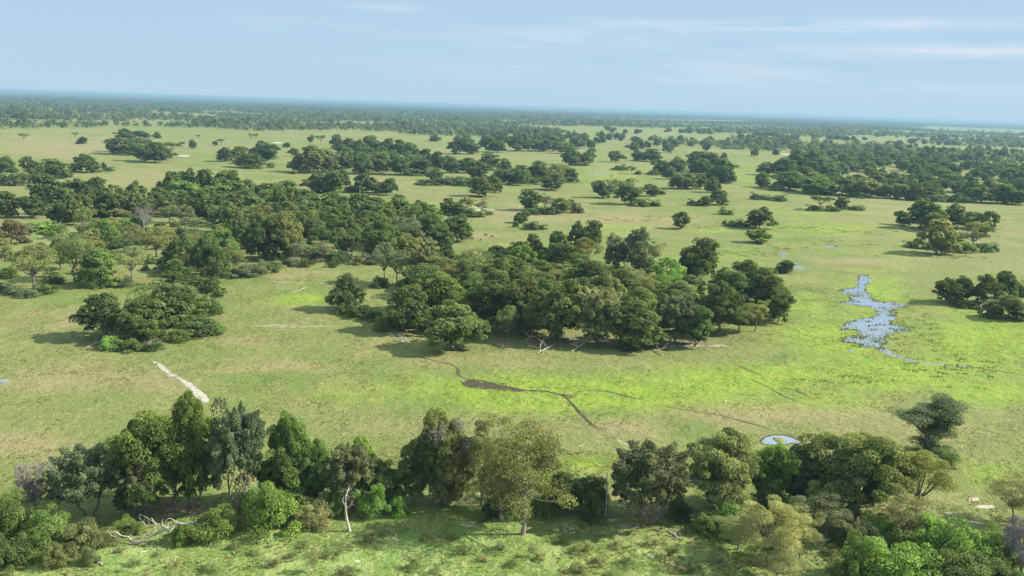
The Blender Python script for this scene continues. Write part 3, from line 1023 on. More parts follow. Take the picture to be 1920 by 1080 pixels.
# ------------------------------------------------------------------ the near belt of trees (one label each)
BELT = 'trees and bushes of the near belt'
NEAR = [
    # kind+colour, x, base y, top y, width, label
    ('Pk', 165, 968, 838, 122, 'dark grey-green tree with plume-like sprays, beside the bare grey tree'),
    ('Pk', 262, 964, 843, 105, 'grey-green plumed tree behind the bleached fallen tree'),
    ('Pk', 240, 966, 917, 46, 'small low plumed tree in front of the taller plumed trees'),
    ('Rg', 300, 955, 772, 128, 'big rounded green tree, crown towering over the plumed trees'),
    ('Rg', 362, 948, 750, 84, 'tall bright-topped green tree behind the sandy path end'),
    ('Pk', 447, 960, 760, 98, 'tall grey-green tree with shaggy drooping sprays and a pale bare trunk'),
    ('Rg', 550, 938, 775, 68, 'narrow dark tree with a small pointed top above brighter leaves'),
    ('Rg', 530, 945, 838, 84, 'lower light green tree under the narrow pointed one'),
    ('Rg', 592, 942, 828, 66, 'dark tree on a black leaning trunk behind the yellow-green bush'),
    ('Rb', 682, 930, 822, 48, 'bright green tree top rising behind the dark plumed tree'),
    ('Pk', 660, 957, 834, 84, 'dark plumed tree standing behind the pale dead snag'),
    ('Rd', 727, 948, 866, 60, 'low dark round tree between the snag and the many-stemmed tree'),
    ('Rd', 778, 945, 820, 62, 'dark tree with a dead limb reaching out to its left'),
    ('Rm', 828, 940, 768, 74, 'tall dark tree rising behind the many-stemmed tree'),
    ('Ry', 858, 938, 806, 40, 'tree with yellowing leaves high in its crown, behind the many-stemmed tree'),
    ('Ro', 842, 948, 838, 80, 'many-stemmed tree with reddish bare trunks above brown soil'),
    ('Oo', 905, 950, 790, 88, 'olive feathery tree with dark limbs, left of the big airy tree'),
    ('Ao', 980, 1002, 783, 158, 'big airy yellow-olive tree with a pale trunk, standing alone on the grass'),
    ('Oo', 945, 975, 880, 120, 'spreading low olive tree at the foot of the airy tree'),
    ('Rd', 1063, 962, 887, 72, 'dark low tree just right of the big airy tree'),
    ('Rd', 1113, 956, 893, 50, 'low dark tree behind the two thin dead poles'),
    ('Pk', 1217, 980, 835, 142, 'broad grey-green spiky tree on several slanting stems beside the sandy hollow'),
    ('Ro', 1353, 962, 814, 124, 'tall rounded olive-green tree in front of the small round pond'),
    ('Rb', 1440, 945, 834, 78, 'large-leaved tree with light green top, just below the round pond'),
    ('Rd', 1500, 945, 840, 74, 'dark shaded tree with a light green edge below the pond'),
    ('Pk', 1500, 952, 866, 40, 'narrow grey plumed tree with hanging sprays in front of dark leaves'),
    ('Rm', 1604, 974, 810, 168, 'great dark olive tree on a thick forked black trunk'),
    ('Oo', 1715, 978, 845, 112, 'olive tree whose lower crown leans right from the great forked tree'),
    ('Oy', 1440, 1062, 936, 120, 'pale yellow-olive tree standing forward on the grass'),
    ('Oy', 1383, 1030, 968, 74, 'small yellow-olive tree on the shaded side of the pale one'),
    ('Oy', 1500, 1050, 965, 66, 'yellow-olive tree beside the white log'),
    ('Oy', 1457, 1096, 1024, 100, 'lowest yellow-olive bushy tree at the bottom edge'),
    ('Ok', 1545, 1012, 925, 96, 'grey-green feathery tree behind the white log'),
    ('Ap', 1690, 1024, 920, 80, 'thin tree with a bleached split trunk rising out of green bushes'),
    ('Ap', 1893, 978, 890, 84, 'thin wispy open-branched tree at the picture edge above the grey bush'),
    # bushes
    ('Bb', 520, 986, 903, 112, 'large leafy green bush left of the yellow-green bush'),
    ('By', 585, 982, 940, 82, 'low yellow-green bush beside the large leafy one'),
    ('Bg', 395, 1006, 953, 92, 'green bush at the right end of the bleached fallen tree'),
    ('Bo', 160, 1024, 980, 84, 'olive bush in front of the dark plumed tree, left of the fallen tree'),
    ('Bg', 15, 1008, 925, 74, 'tall green bush at the foot of the bare grey tree, cut by the edge'),
    ('Bg', 87, 1018, 958, 86, 'broad green bush in front of the bare grey tree'),
    ('Bd', 15, 1066, 1000, 64, 'dark green bush in the lower corner'),
    ('Bg', 62, 1046, 1004, 60, 'green bush between the corner bush and the olive one'),
    ('Bo', 105, 1060, 1018, 42, 'small olive bush on the open grass beside the corner bushes'),
    ('Bo', 168, 1056, 1026, 32, 'small round bush casting a long shadow on the grass'),
    ('Bg', 240, 996, 968, 48, 'small green bush behind the branches of the fallen tree'),
    ('Bb', 340, 1020, 986, 36, 'bright green bush growing against the fallen tree'),
    ('Bo', 195, 1020, 994, 50, 'low olive bush touching the left tip of the fallen tree'),
    ('Bb', 697, 968, 908, 52, 'bright green upright bush right of the pale snag'),
    ('Bb', 746, 966, 930, 34, 'smaller bright green bush next to the upright one'),
    ('Bg', 625, 968, 920, 46, 'green bush behind the pale snag'),
    ('Bg', 475, 962, 925, 50, 'green bush under the shaggy tree with the pale trunk'),
    ('Bd', 1113, 974, 920, 52, 'dark bush at the foot of the dead pole'),
    ('Bg', 1020, 962, 890, 56, 'green bush at the right foot of the airy tree'),
    ('Bd', 930, 968, 930, 60, 'dark bush in the shade left of the airy tree trunk'),
    ('Bd', 1275, 972, 930, 44, 'dark bush under the tall rounded olive tree'),
    ('Bb', 1368, 1000, 950, 74, 'bright green bush in front of the tall rounded olive tree'),
    ('Bg', 1322, 996, 962, 50, 'green bush left of the bright one, over the bare shade'),
    ('Bd', 1440, 962, 915, 70, 'dark bush in the shade below the large-leaved tree'),
    ('Bk', 1602, 1022, 972, 84, 'grey-green bush under the great forked tree'),
    ('Bb', 1650, 1018, 965, 70, 'green bush hiding the foot of the great forked tree'),
    ('Bg', 1612, 1078, 1000, 86, 'green bush in deep shade right of the yellow-olive trees'),
    ('Bb', 1690, 1102, 1020, 140, 'big bright green bush at the bottom edge under the thin bleached tree'),
    ('Bb', 1745, 1038, 970, 86, 'bright sunlit bush beside the thin bleached tree'),
    ('Bb', 1805, 1068, 985, 124, 'broad green bush between the bright bushes and the grey bush'),
    ('Bg', 1862, 1052, 988, 76, 'green bush touching the grey bush'),
    ('Bd', 1780, 1098, 1030, 120, 'dark shaded bush at the bottom edge in front of the broad green one'),
    ('Bd', 1870, 1098, 1040, 90, 'dark bush at the bottom edge below the grey bush'),
    ('Bd', 1757, 866, 838, 68, 'dark low bush at the foot of the leaning tree'),
    ('Bo', 1720, 858, 838, 30, 'small olive bush tight against the leaning trunk'),
]
CLUSTER['near'] = ('the near belt', BELT)
for r in NEAR:
    place(r[0][0], r[1], r[2], r[3], r[4], 'near', r[0][1], r[5])
place('L', 1738, 852, 742, 92, 'near', 'k', 'leaning dark tree with a lopsided top, alone on the meadow past the round pond', rot=0.0)

# grassland shrubs of the near clearing
rows = [('So', 778, 1068, 1040, 30), ('So', 627, 1043, 1029, 38), ('So', 567, 1024, 1012, 30), ('So', 1257, 1044, 1020, 46), ('Sp', 1265, 1068, 1044, 54), ('So', 1298, 1072, 1048, 32), ('So', 1090, 1036, 1018, 40),
        ('Sp', 1157, 1026, 1010, 26), ('So', 1180, 1060, 1040, 40), ('So', 1045, 1016, 1000, 30), ('Sp', 870, 1040, 1020, 16), ('Sp', 330, 1062, 1048, 30), ('So', 440, 1030, 1014, 28), ('So', 400, 1072, 1054, 34), ('Sp', 505, 1062, 1048, 26),
        ('So', 250, 1060, 1044, 28), ('Sp', 300, 1040, 1028, 24), ('So', 545, 1046, 1034, 26), ('Sp', 720, 1002, 990, 28), ('So', 800, 1014, 998, 34), ('So', 850, 1010, 996, 30), ('Sp', 905, 1052, 1038, 24), ('So', 960, 1062, 1046, 26), ('So', 1010, 1050, 1036, 24),
        ('Sp', 1120, 1056, 1040, 34), ('So', 1220, 1024, 1010, 28), ('Sp', 1340, 1056, 1040, 32), ('So', 1560, 1044, 1026, 40), ('So', 1570, 1080, 1050, 46), ('Sp', 1640, 1070, 1048, 40), ('So', 655, 1076, 1060, 40), ('So', 690, 1018, 996, 22), ('So', 475, 1040, 1028, 22), ('Sp', 225, 1036, 1024, 22),
        ('So', 1085, 1074, 1054, 36), ('So', 1150, 1086, 1062, 44), ('Sp', 940, 1030, 1018, 22), ('So', 820, 1080, 1062, 30)]
cluster('clearing', 'the near grassy clearing', 'low shrubs on the near clearing', rows)
rows = [('Ap', 588, 1073, 1030, 24), ('Ap', 694, 1018, 994, 20), ('Ap', 998, 1044, 1020, 16), ('Ap', 518, 1062, 1046, 16)]
cluster('saplings', 'the near grassy clearing', 'thin saplings on the near clearing', rows)

# ------------------------------------------------------------------ the dark grove at the left
cluster('grove', 'the grove by the sandy path', 'trees of the grove by the sandy path', [
    ('Rd', 190, 634, 553, 98), ('Rd', 258, 640, 560, 68), ('Rm', 315, 622, 533, 90), ('Oo', 290, 606, 522, 74), ('Rd', 395, 566, 522, 46), ('Rd', 360, 556, 516, 54), ('Rg', 330, 535, 486, 50),
    ('Oo', 345, 585, 530, 50), ('Bg', 392, 588, 556, 52), ('Bd', 380, 624, 593, 78), ('Bg', 280, 638, 603, 52), ('Bb', 213, 654, 630, 42), ('Bd', 242, 657, 634, 42), ('Bg', 337, 638, 622, 50), ('Bd', 288, 656, 640, 34), ('Bg', 345, 610, 580, 50)])

# ------------------------------------------------------------------ the large island in the middle
MID = 'the large middle island'
cluster('island front', 'the front of ' + MID, 'trees along the front of the middle island', [
    ('Rd', 767, 622, 537, 84), ('Rd', 800, 604, 517, 88), ('Rg', 835, 608, 515, 86), ('Rm', 857, 655, 568, 106), ('Rd', 920, 622, 526, 84), ('Oo', 953, 640, 573, 38), ('Rm', 985, 626, 521, 84), ('Oo', 998, 636, 566, 46),
    ('Rm', 1050, 640, 525, 94), ('Pp', 1122, 645, 540, 80), ('Pp', 1113, 652, 606, 48), ('Rm', 1187, 650, 562, 102), ('Pk', 1262, 645, 553, 68), ('Rd', 1300, 649, 574, 62), ('Rd', 895, 612, 540, 60),
    ('Bd', 1180, 656, 634, 40), ('Bb', 1043, 634, 602, 26), ('Bg', 717, 620, 594, 30), ('Bd', 740, 612, 585, 40)])
cluster('island right', 'the right end of ' + MID, 'trees at the right end of the middle island', [
    ('Rd', 1347, 627, 530, 80), ('Rd', 1393, 572, 490, 84), ('Rd', 1432, 590, 503, 74), ('Rd', 1458, 605, 543, 52), ('Oo', 1415, 622, 562, 44), ('Oo', 1383, 625, 575, 62), ('Rd', 1360, 562, 505, 64), ('Rd', 1292, 560, 516, 54),
    ('Rd', 1310, 527, 447, 62), ('Rd', 1286, 525, 474, 46), ('Rd', 1335, 600, 545, 60), ('Bd', 1400, 606, 585, 40), ('Rd', 1440, 560, 520, 50)])
cluster('island back', 'the far side of ' + MID, 'trees on the far side of the middle island', [
    ('Rd', 930, 502, 461, 58), ('Rd', 967, 502, 454, 44), ('Rd', 998, 502, 439, 48), ('Rd', 1046, 506, 434, 52), ('Rg', 1040, 518, 456, 50), ('Rd', 1066, 522, 460, 48), ('Oo', 1096, 512, 446, 48), ('Rd', 1081, 470, 416, 36), ('Rd', 1107, 474, 414, 38),
    ('Rd', 868, 518, 489, 46), ('Rd', 905, 522, 489, 46), ('Rg', 960, 526, 480, 52), ('Rg', 1010, 535, 488, 56), ('Rg', 1078, 537, 499, 54), ('Rd', 1030, 545, 495, 50), ('Rd', 985, 545, 492, 50), ('Rd', 880, 545, 500, 56), ('Ro', 935, 560, 508, 60)])
cluster('island gap', 'the gap inside ' + MID, 'trees and bushes in the gap of the middle island', [
    ('Rk', 1151, 504, 439, 42), ('Rk', 1173, 502, 442, 40), ('Rk', 1195, 511, 426, 46), ('Ok', 1218, 507, 448, 42), ('Rd', 1212, 514, 486, 42), ('Ak', 1127, 542, 492, 40), ('Oy', 1175, 550, 502, 56), ('Oo', 1203, 564, 511, 52), ('Oo', 1145, 565, 515, 46),
    ('Bb', 1247, 532, 480, 64), ('Bb', 1240, 556, 518, 56), ('Bb', 1165, 572, 540, 44), ('Bb', 1215, 590, 560, 44), ('Bb', 1262, 545, 505, 44), ('Bb', 1190, 578, 555, 40), ('Bg', 1270, 580, 545, 44)])
cluster('island left', 'the left end of ' + MID, 'trees at the left end of the middle island', [
    ('Rm', 651, 581, 513, 62), ('Bd', 677, 594, 567, 44), ('Bd', 640, 588, 572, 26), ('Ok', 722, 531, 455, 46), ('Ok', 745, 533, 470, 46), ('Pp', 795, 538, 462, 50), ('Bd', 712, 538, 516, 34), ('Bd', 760, 545, 520, 44), ('Bd', 700, 600, 578, 34)])
fill('island inside', 'the thick of ' + MID, 'trees in the thick of the middle island', [(885, 530), (1000, 515), (1100, 520), (1130, 560), (1250, 600), (1330, 590), (1420, 590), (1330, 630), (1200, 625), (900, 600), (790, 585), (820, 545)],
     8.5, [('Rd', 5), ('Rg', 2), ('Ro', 2), ('Oo', 1)], (10, 14), 5, 26)

# ------------------------------------------------------------------ the long woodland on the left
WB = 'the left woodland'
cluster('wood back', 'the far edge of ' + WB, 'trees along the far edge of the left woodland', [
    ('Rd', 88, 388, 326, 54), ('Rd', 138, 388, 335, 42), ('Rd', 180, 392, 334, 52), ('Rd', 217, 392, 346, 38), ('Rd', 252, 386, 341, 38), ('Rd', 300, 396, 352, 40), ('Rd', 322, 374, 322, 44), ('Rd', 355, 372, 317, 38), ('Rd', 385, 374, 318, 42),
    ('Rd', 433, 378, 320, 56), ('Rg', 350, 392, 340, 64), ('Rd', 473, 384, 338, 40), ('Rd', 533, 390, 340, 64), ('Rd', 500, 388, 345, 46), ('Rg', 400, 392, 345, 48), ('Rd', 460, 395, 352, 44), ('Rd', 280, 400, 360, 40), ('Rd', 120, 402, 352, 44), ('Rd', 160, 410, 366, 44),
    ('Rd', 205, 408, 362, 44), ('Rd', 575, 396, 356, 44), ('Rd', 620, 405, 363, 48), ('Rd', 665, 408, 362, 48), ('Rd', 705, 414, 370, 46), ('Rd', 748, 418, 370, 48), ('Rd', 785, 424, 378, 46), ('Rd', 560, 412, 366, 50)])
cluster('wood left', 'the left end of ' + WB, 'trees at the left end of the left woodland', [
    ('Rd', 17, 408, 359, 42), ('Rd', 63, 408, 364, 42), ('Rd', 107, 420, 383, 38), ('Rd', 137, 422, 366, 42), ('Rd', 0, 402, 362, 36), ('Rr', 25, 458, 410, 48), ('Ao', 4, 490, 446, 44), ('Oo', 68, 541, 461, 92), ('Oo', 160, 440, 388, 30), ('Bg', 85, 550, 529, 40), ('Bk', 30, 552, 535, 40), ('Bk', 55, 556, 540, 40), ('Bg', 10, 520, 500, 40), ('Bo', 100, 530, 510, 40),
    ('Bd', 108, 532, 515, 26), ('Bb', 75, 432, 415, 40), ('Bb', 110, 442, 425, 32), ('Bk', 50, 455, 443, 22), ('Bk', 0, 548, 530, 30)])
cluster('wood front', 'the near edge of ' + WB, 'trees along the near edge of the left woodland', [
    ('Oo', 140, 525, 438, 66), ('Rd', 110, 505, 448, 44), ('Rg', 187, 536, 465, 64), ('Oy', 250, 528, 462, 62), ('Rd', 222, 486, 444, 50), ('Oo', 293, 482, 428, 52), ('Rd', 350, 508, 446, 46), ('Rd', 392, 518, 440, 64), ('Oo', 440, 508, 456, 42), ('Rg', 200, 474, 413, 54), ('Ro', 175, 480, 430, 50),
    ('Rd', 330, 490, 450, 40), ('Rd', 405, 530, 488, 44), ('Rd', 310, 510, 482, 40), ('Bg', 187, 540, 525, 34), ('Bk', 235, 536, 518, 40), ('Bk', 460, 518, 496, 58), ('Bo', 510, 504, 488, 40), ('Bk', 545, 498, 482, 34), ('Bg', 430, 518, 500, 28), ('Rg', 420, 500, 430, 52),
    ('Rd', 485, 488, 405, 56), ('Rd', 513, 488, 408, 52), ('Ro', 540, 486, 400, 52), ('Op', 568, 492, 448, 44), ('Op', 605, 492, 452, 44), ('Rd', 455, 480, 415, 48), ('Rd', 600, 478, 425, 50), ('Rd', 635, 482, 428, 50), ('Ok', 680, 488, 455, 34), ('Rd', 650, 470, 405, 56), ('Rg', 717, 486, 404, 58), ('Ok', 763, 470, 402, 50),
    ('Rd', 805, 464, 400, 52), ('Rd', 857, 452, 402, 50), ('Rd', 825, 470, 420, 44), ('Ro', 760, 482, 438, 50), ('Bd', 640, 492, 470, 36), ('Bd', 873, 446, 428, 20), ('Bd', 740, 490, 465, 40), ('Bk', 700, 494, 476, 34), ('Pp', 795, 478, 445, 40), ('Rd', 680, 440, 395, 50), ('Rd', 730, 445, 392, 52), ('Rd', 590, 445, 397, 50)])
cluster('wood middle', 'the open middle of ' + WB, 'trees in the open middle of the left woodland', [
    ('Oo', 318, 418, 376, 34), ('Ok', 350, 432, 383, 34), ('Ao', 362, 432, 404, 44), ('Oo', 410, 425, 386, 38), ('Oo', 300, 455, 425, 50), ('Oo', 440, 425, 386, 44), ('Op', 230, 412, 392, 30), ('Bb', 230, 425, 407, 34), ('Bb', 95, 438, 420, 40), ('Oo', 460, 435, 390, 40), ('Or', 540, 440, 396, 44), ('Oo', 490, 430, 382, 50), ('Oo', 515, 445, 400, 40), ('Ro', 580, 440, 395, 44),
    ('Bg', 270, 440, 420, 30), ('Bo', 250, 455, 438, 36), ('Oo', 165, 415, 385, 34)])
CLEARINGS = ([(20, 490), (20, 455), (60, 440), (120, 436), (110, 460), (50, 492)], [(310, 450), (320, 426), (420, 424), (410, 448)])
fill('wood thick', 'the thick of ' + WB, 'trees in the thick of the left woodland', [(80, 400), (200, 395), (330, 385), (450, 385), (560, 395), (700, 415), (800, 430), (820, 460), (740, 470), (600, 470), (480, 470), (420, 440), (330, 408), (150, 420)],
     9, [('Rd', 6), ('Rg', 2), ('Rm', 2)], (10, 14.5), 8, 62, keep_out=CLEARINGS)
fill('wood undergrowth', 'the open middle of ' + WB, 'trees in the open middle of the left woodland', [(0, 440), (100, 425), (300, 420), (420, 440), (400, 520), (300, 512), (120, 515), (0, 515)],
     5.5, [('Bg', 3), ('Bo', 3), ('Oo', 3), ('Bk', 2), ('Ok', 2), ('Rg', 1)], (5, 9), 9, 84, keep_out=CLEARINGS)
fill('wood edge', 'the near edge of ' + WB, 'trees along the near edge of the left woodland', [(400, 520), (470, 500), (560, 488), (700, 488), (830, 466), (850, 470), (790, 492), (700, 500), (560, 502), (470, 522)],
     5, [('Bd', 3), ('Bo', 2), ('Bk', 2)], (3, 5), 10, 24)

# ------------------------------------------------------------------ groups on the plain
G = 'trees of the '
cluster('right island', 'the island right of the marsh', 'trees of the island on the right of the marsh', [
    ('Rd', 1725, 428, 372, 54), ('Rd', 1750, 432, 386, 54), ('Rd', 1782, 428, 382, 48), ('Rd', 1815, 428, 396, 40), ('Rd', 1840, 444, 396, 44), ('Rd', 1693, 422, 396, 28), ('Ro', 1758, 476, 411, 66), ('Ro', 1780, 468, 425, 40), ('Oo', 1822, 468, 416, 56), ('Bg', 1807, 473, 452, 42), ('Bg', 1843, 471, 454, 38), ('Bd', 1863, 471, 458, 20), ('Bd', 1716, 464, 450, 34)])
cluster('pond island', 'the group beside the marsh pool', 'trees of the group right of the marsh pool', [
    ('Rd', 1775, 569, 522, 44), ('Rd', 1805, 566, 519, 40), ('Rd', 1845, 574, 516, 54), ('Rd', 1882, 570, 509, 52), ('Ro', 1885, 598, 552, 64), ('Ro', 1912, 599, 572, 40), ('Bd', 1803, 576, 561, 30), ('Bk', 1830, 578, 562, 30), ('Bd', 1918, 556, 528, 24), ('Bd', 1860, 595, 572, 40)])
cluster('marsh trees', 'the wet meadow beyond the island', 'trees of the wet meadow beyond the middle island', [
    ('Rd', 1275, 429, 397, 31), ('Rd', 1423, 428, 389, 50), ('Bd', 1380, 424, 411, 36), ('Bd', 1358, 420, 412, 9), ('Bg', 1362, 402, 388, 28), ('Rg', 1421, 455, 429, 42), ('Rd', 1473, 511, 487, 30), ('Bd', 1460, 512, 498, 22), ('Ud', 1537, 394, 366, 40), ('Rd', 1577, 393, 368, 23), ('Bd', 1528, 395, 384, 30), ('Bd', 1557, 396, 385, 26), ('Bd', 1608, 394, 384, 26), ('Bd', 1590, 392, 386, 18),
    ('Bd', 1415, 374, 360, 19), ('Bd', 1433, 374, 364, 24), ('Bd', 1461, 377, 364, 28), ('Rd', 1347, 384, 355, 36), ('Rg', 1323, 386, 368, 26), ('Bd', 1298, 385, 373, 22), ('Rd', 1335, 361, 332, 26), ('Bk', 1120, 465, 458, 14), ('Bd', 1310, 386, 376, 16)], one=True)
cluster('cone bushes', 'the two small bushy clumps', 'bushes of the two small clumps', [('Rg', 978, 418, 397, 26), ('Bd', 968, 426, 413, 12), ('Bd', 997, 430, 414, 32), ('Bd', 1017, 430, 420, 18)], one=True)

cluster('group a', 'the group beside the pale track', 'trees beside the pale track', [('Rd', 840, 403, 372, 32), ('Rd', 858, 404, 380, 26), ('Oo', 876, 402, 359, 24), ('Ar', 903, 402, 371, 24), ('Bd', 890, 406, 390, 36), ('Bd', 915, 403, 395, 16), ('Bd', 870, 405, 392, 24)], one=True)
cluster('group b', 'the group over the long shadow', 'trees over the long shadow', [('Rd', 995, 395, 356, 40), ('Ok', 1022, 392, 362, 34), ('Ro', 1053, 399, 372, 38), ('Bd', 1010, 401, 386, 44), ('Bd', 1035, 401, 386, 36), ('Bd', 1083, 399, 382, 22), ('Ro', 1068, 394, 374, 24)], one=True)
cluster('group c', 'the group left of the inlet', 'trees left of the marsh inlet', [('Rd', 1130, 371, 339, 38), ('Oo', 1150, 360, 329, 30), ('Rd', 1173, 383, 341, 44), ('Op', 1180, 362, 333, 24), ('Oo', 1203, 368, 350, 22), ('Rd', 1222, 368, 345, 24), ('Bd', 1237, 364, 355, 20), ('Bd', 1200, 386, 372, 36), ('Bd', 1225, 386, 374, 26)], one=True)
cluster('group d', 'the pair of tall far clumps', 'trees of the pair of tall clumps', [('Rd', 1005, 338, 302, 46), ('Oo', 1042, 346, 306, 40), ('Rd', 1033, 356, 326, 46), ('Rd', 1055, 336, 308, 32), ('Rd', 1070, 340, 316, 24), ('Bd', 1072, 342, 331, 26), ('Bd', 1000, 342, 332, 30)], one=True)
cluster('group e', 'the dark chain of far trees', 'trees of the dark chain', [('Rd', 873, 324, 296, 34), ('Rd', 897, 336, 302, 46), ('Rd', 917, 318, 287, 42), ('Rd', 948, 321, 297, 22), ('Rd', 970, 347, 310, 36), ('Rd', 940, 344, 317, 42), ('Rd', 898, 368, 331, 48), ('Rd', 928, 361, 329, 26), ('Rd', 817, 341, 316, 26), ('Bd', 800, 347, 335, 34), ('Bd', 830, 347, 332, 36), ('Bk', 850, 346, 330, 30), ('Bd', 870, 348, 332, 36), ('Rd', 985, 344, 316, 26)], one=True)
cluster('group f', 'the clumps behind the left woodland', 'trees of the ragged clumps', [('Rd', 595, 360, 324, 46), ('Rd', 622, 363, 319, 42), ('Rd', 610, 362, 336, 40), ('Rd', 680, 361, 326, 34), ('Rd', 700, 361, 332, 32), ('Rd', 730, 366, 334, 32), ('Bd', 747, 371, 363, 20), ('Bd', 660, 360, 345, 28), ('Bd', 715, 362, 350, 24), ('Rd', 640, 352, 318, 30)], one=True)
WC = 'the broad centre wood'
cluster('wood c', 'the skyline of ' + WC, 'trees of the centre wood', [('Rd', 653, 288, 259, 26), ('Rd', 673, 290, 262, 26), ('Rd', 700, 290, 254, 32), ('Rd', 727, 292, 259, 28), ('Rd', 750, 294, 262, 28), ('Rd', 770, 300, 267, 28), ('Rd', 797, 312, 279, 28), ('Rd', 820, 318, 284, 28), ('Rd', 845, 324, 292, 30), ('Rd', 560, 323, 293, 34), ('Ro', 587, 324, 274, 56), ('Ro', 616, 323, 279, 42), ('Bd', 550, 326, 318, 14),
        ('Rd', 640, 322, 285, 40), ('Rd', 680, 326, 288, 40), ('Rd', 715, 326, 286, 44), ('Rd', 750, 328, 292, 40), ('Rd', 785, 328, 298, 36), ('Bd', 780, 329, 316, 36), ('Bd', 810, 329, 316, 34)], one=True)
fill('wood c in', 'the thick of ' + WC, 'trees of the centre wood', [(620, 318), (640, 295), (700, 290), (780, 305), (840, 325), (800, 327), (700, 325)], 15, [('Rd', 6), ('Rg', 1)], (11, 15), 21, 22)

cluster('left island', 'the wide group on the plain', 'trees of the flat-topped group', [('Rd', 238, 261, 241, 32), ('Rd', 267, 259, 245, 30), ('Rd', 295, 260, 247, 14), ('Ud', 220, 259, 248, 14), ('Rd', 230, 289, 259, 52), ('Rd', 258, 286, 259, 46), ('Rd', 280, 288, 262, 48), ('Rd', 267, 302, 269, 34), ('Rd', 293, 305, 267, 40), ('Ud', 322, 291, 266, 32), ('Rd', 308, 300, 272, 30), ('Bd', 240, 290, 280, 50), ('Bd', 328, 291, 286, 12), ('Rd', 210, 284, 262, 22)], one=True)
cluster('left pair', 'the clump beside the sand patch', 'trees beside the sand patch', [('Rd', 421, 303, 276, 30), ('Rd', 446, 301, 274, 32), ('Rd', 457, 314, 287, 36), ('Rd', 493, 308, 266, 56), ('Rd', 476, 315, 288, 32), ('Bd', 470, 316, 306, 36), ('Bk', 508, 314, 303, 14)], one=True)
cluster('left far', 'the open far plain', 'lone trees of the far plain', [('Ud', 45, 263, 250, 17), ('Ud', 142, 257, 248, 12), ('Rd', 155, 270, 256, 17), ('Rd', 361, 279, 262, 14), ('Ud', 372, 262, 253, 9), ('Ud', 414, 273, 260, 13), ('Rd', 403, 273, 264, 9), ('Bd', 342, 270, 265, 10), ('Ud', 471, 263, 250, 11), ('Ud', 480, 263, 250, 11), ('Rd', 537, 277, 267, 15), ('Rd', 583, 268, 253, 11), ('Ud', 602, 271, 253, 17), ('Rd', 633, 286, 252, 28), ('Rd', 550, 293, 277, 18), ('Bd', 146, 270, 264, 8)], one=True)
cluster('left edge', 'the clumps at the plain edge', 'trees of the left edge clumps', [('Rd', 13, 329, 294, 38), ('Bd', 30, 347, 317, 46), ('Rd', 63, 336, 294, 36), ('Rd', 104, 334, 298, 48), ('Bd', 125, 332, 316, 22), ('Rd', 163, 323, 289, 48), ('Rd', 196, 320, 304, 10), ('Bd', 205, 321, 312, 18), ('Bd', 142, 321, 310, 22), ('Rd', -6, 330, 300, 30), ('Bd', 85, 338, 322, 30), ('Bd', 5, 345, 330, 26)], one=True)
cluster('group g', 'the chain before the far woodland', 'trees of the far chain', [('Rd', 860, 289, 256, 38), ('Rd', 878, 276, 253, 20), ('Rd', 882, 289, 266, 32), ('Rd', 913, 285, 253, 32), ('Rd', 932, 286, 263, 30), ('Rd', 940, 272, 251, 24), ('Rd', 968, 283, 253, 38), ('Rd', 994, 283, 261, 34), ('Rd', 1017, 284, 261, 34), ('Rd', 1038, 283, 255, 38), ('Rd', 1060, 288, 267, 32), ('Rd', 982, 271, 249, 22), ('Rd', 1083, 278, 256, 30), ('Rd', 1107, 278, 262, 16), ('Bd', 1110, 284, 275, 16), ('Rd', 815, 266, 251, 20), ('Rd', 1129, 269, 246, 13), ('Rd', 1005, 275, 252, 24)], one=True)
cluster('group h', 'the clumps by the water strip', 'trees around the far water strip', [('Rd', 1071, 309, 279, 32), ('Rd', 1087, 308, 285, 28), ('Rd', 1102, 309, 283, 24), ('Bd', 1085, 310, 300, 36), ('Rd', 1112, 297, 286, 11), ('Rd', 1155, 304, 283, 27), ('Bd', 1172, 298, 292, 8), ('Rd', 1195, 301, 282, 22), ('Rd', 1222, 303, 279, 36), ('Bd', 1180, 277, 270, 18), ('Rd', 1203, 281, 262, 13), ('Rd', 1192, 270, 257, 20), ('Bd', 1163, 319, 308, 28), ('Ok', 1184, 326, 307, 18), ('Bd', 1196, 327, 319, 14), ('Rd', 1210, 300, 284, 24)], one=True)
cluster('group i', 'the dark clumps by the inlet', 'trees of the clumps by the green inlet', [('Rd', 1240, 326, 299, 34), ('Rd', 1267, 328, 295, 38), ('Rd', 1253, 336, 312, 24), ('Rd', 1270, 354, 327, 36), ('Rd', 1290, 354, 326, 38), ('Rd', 1313, 354, 327, 26), ('Rd', 1317, 324, 284, 48), ('Rd', 1357, 343, 297, 44), ('Rd', 1311, 328, 297, 42), ('Rd', 1340, 341, 312, 34), ('Rd', 1358, 299, 286, 13), ('Bd', 1360, 342, 328, 24), ('Rd', 1300, 310, 284, 26), ('Rd', 1335, 320, 290, 30), ('Bd', 1225, 328, 316, 20)], one=True)
WR = 'the right wood'
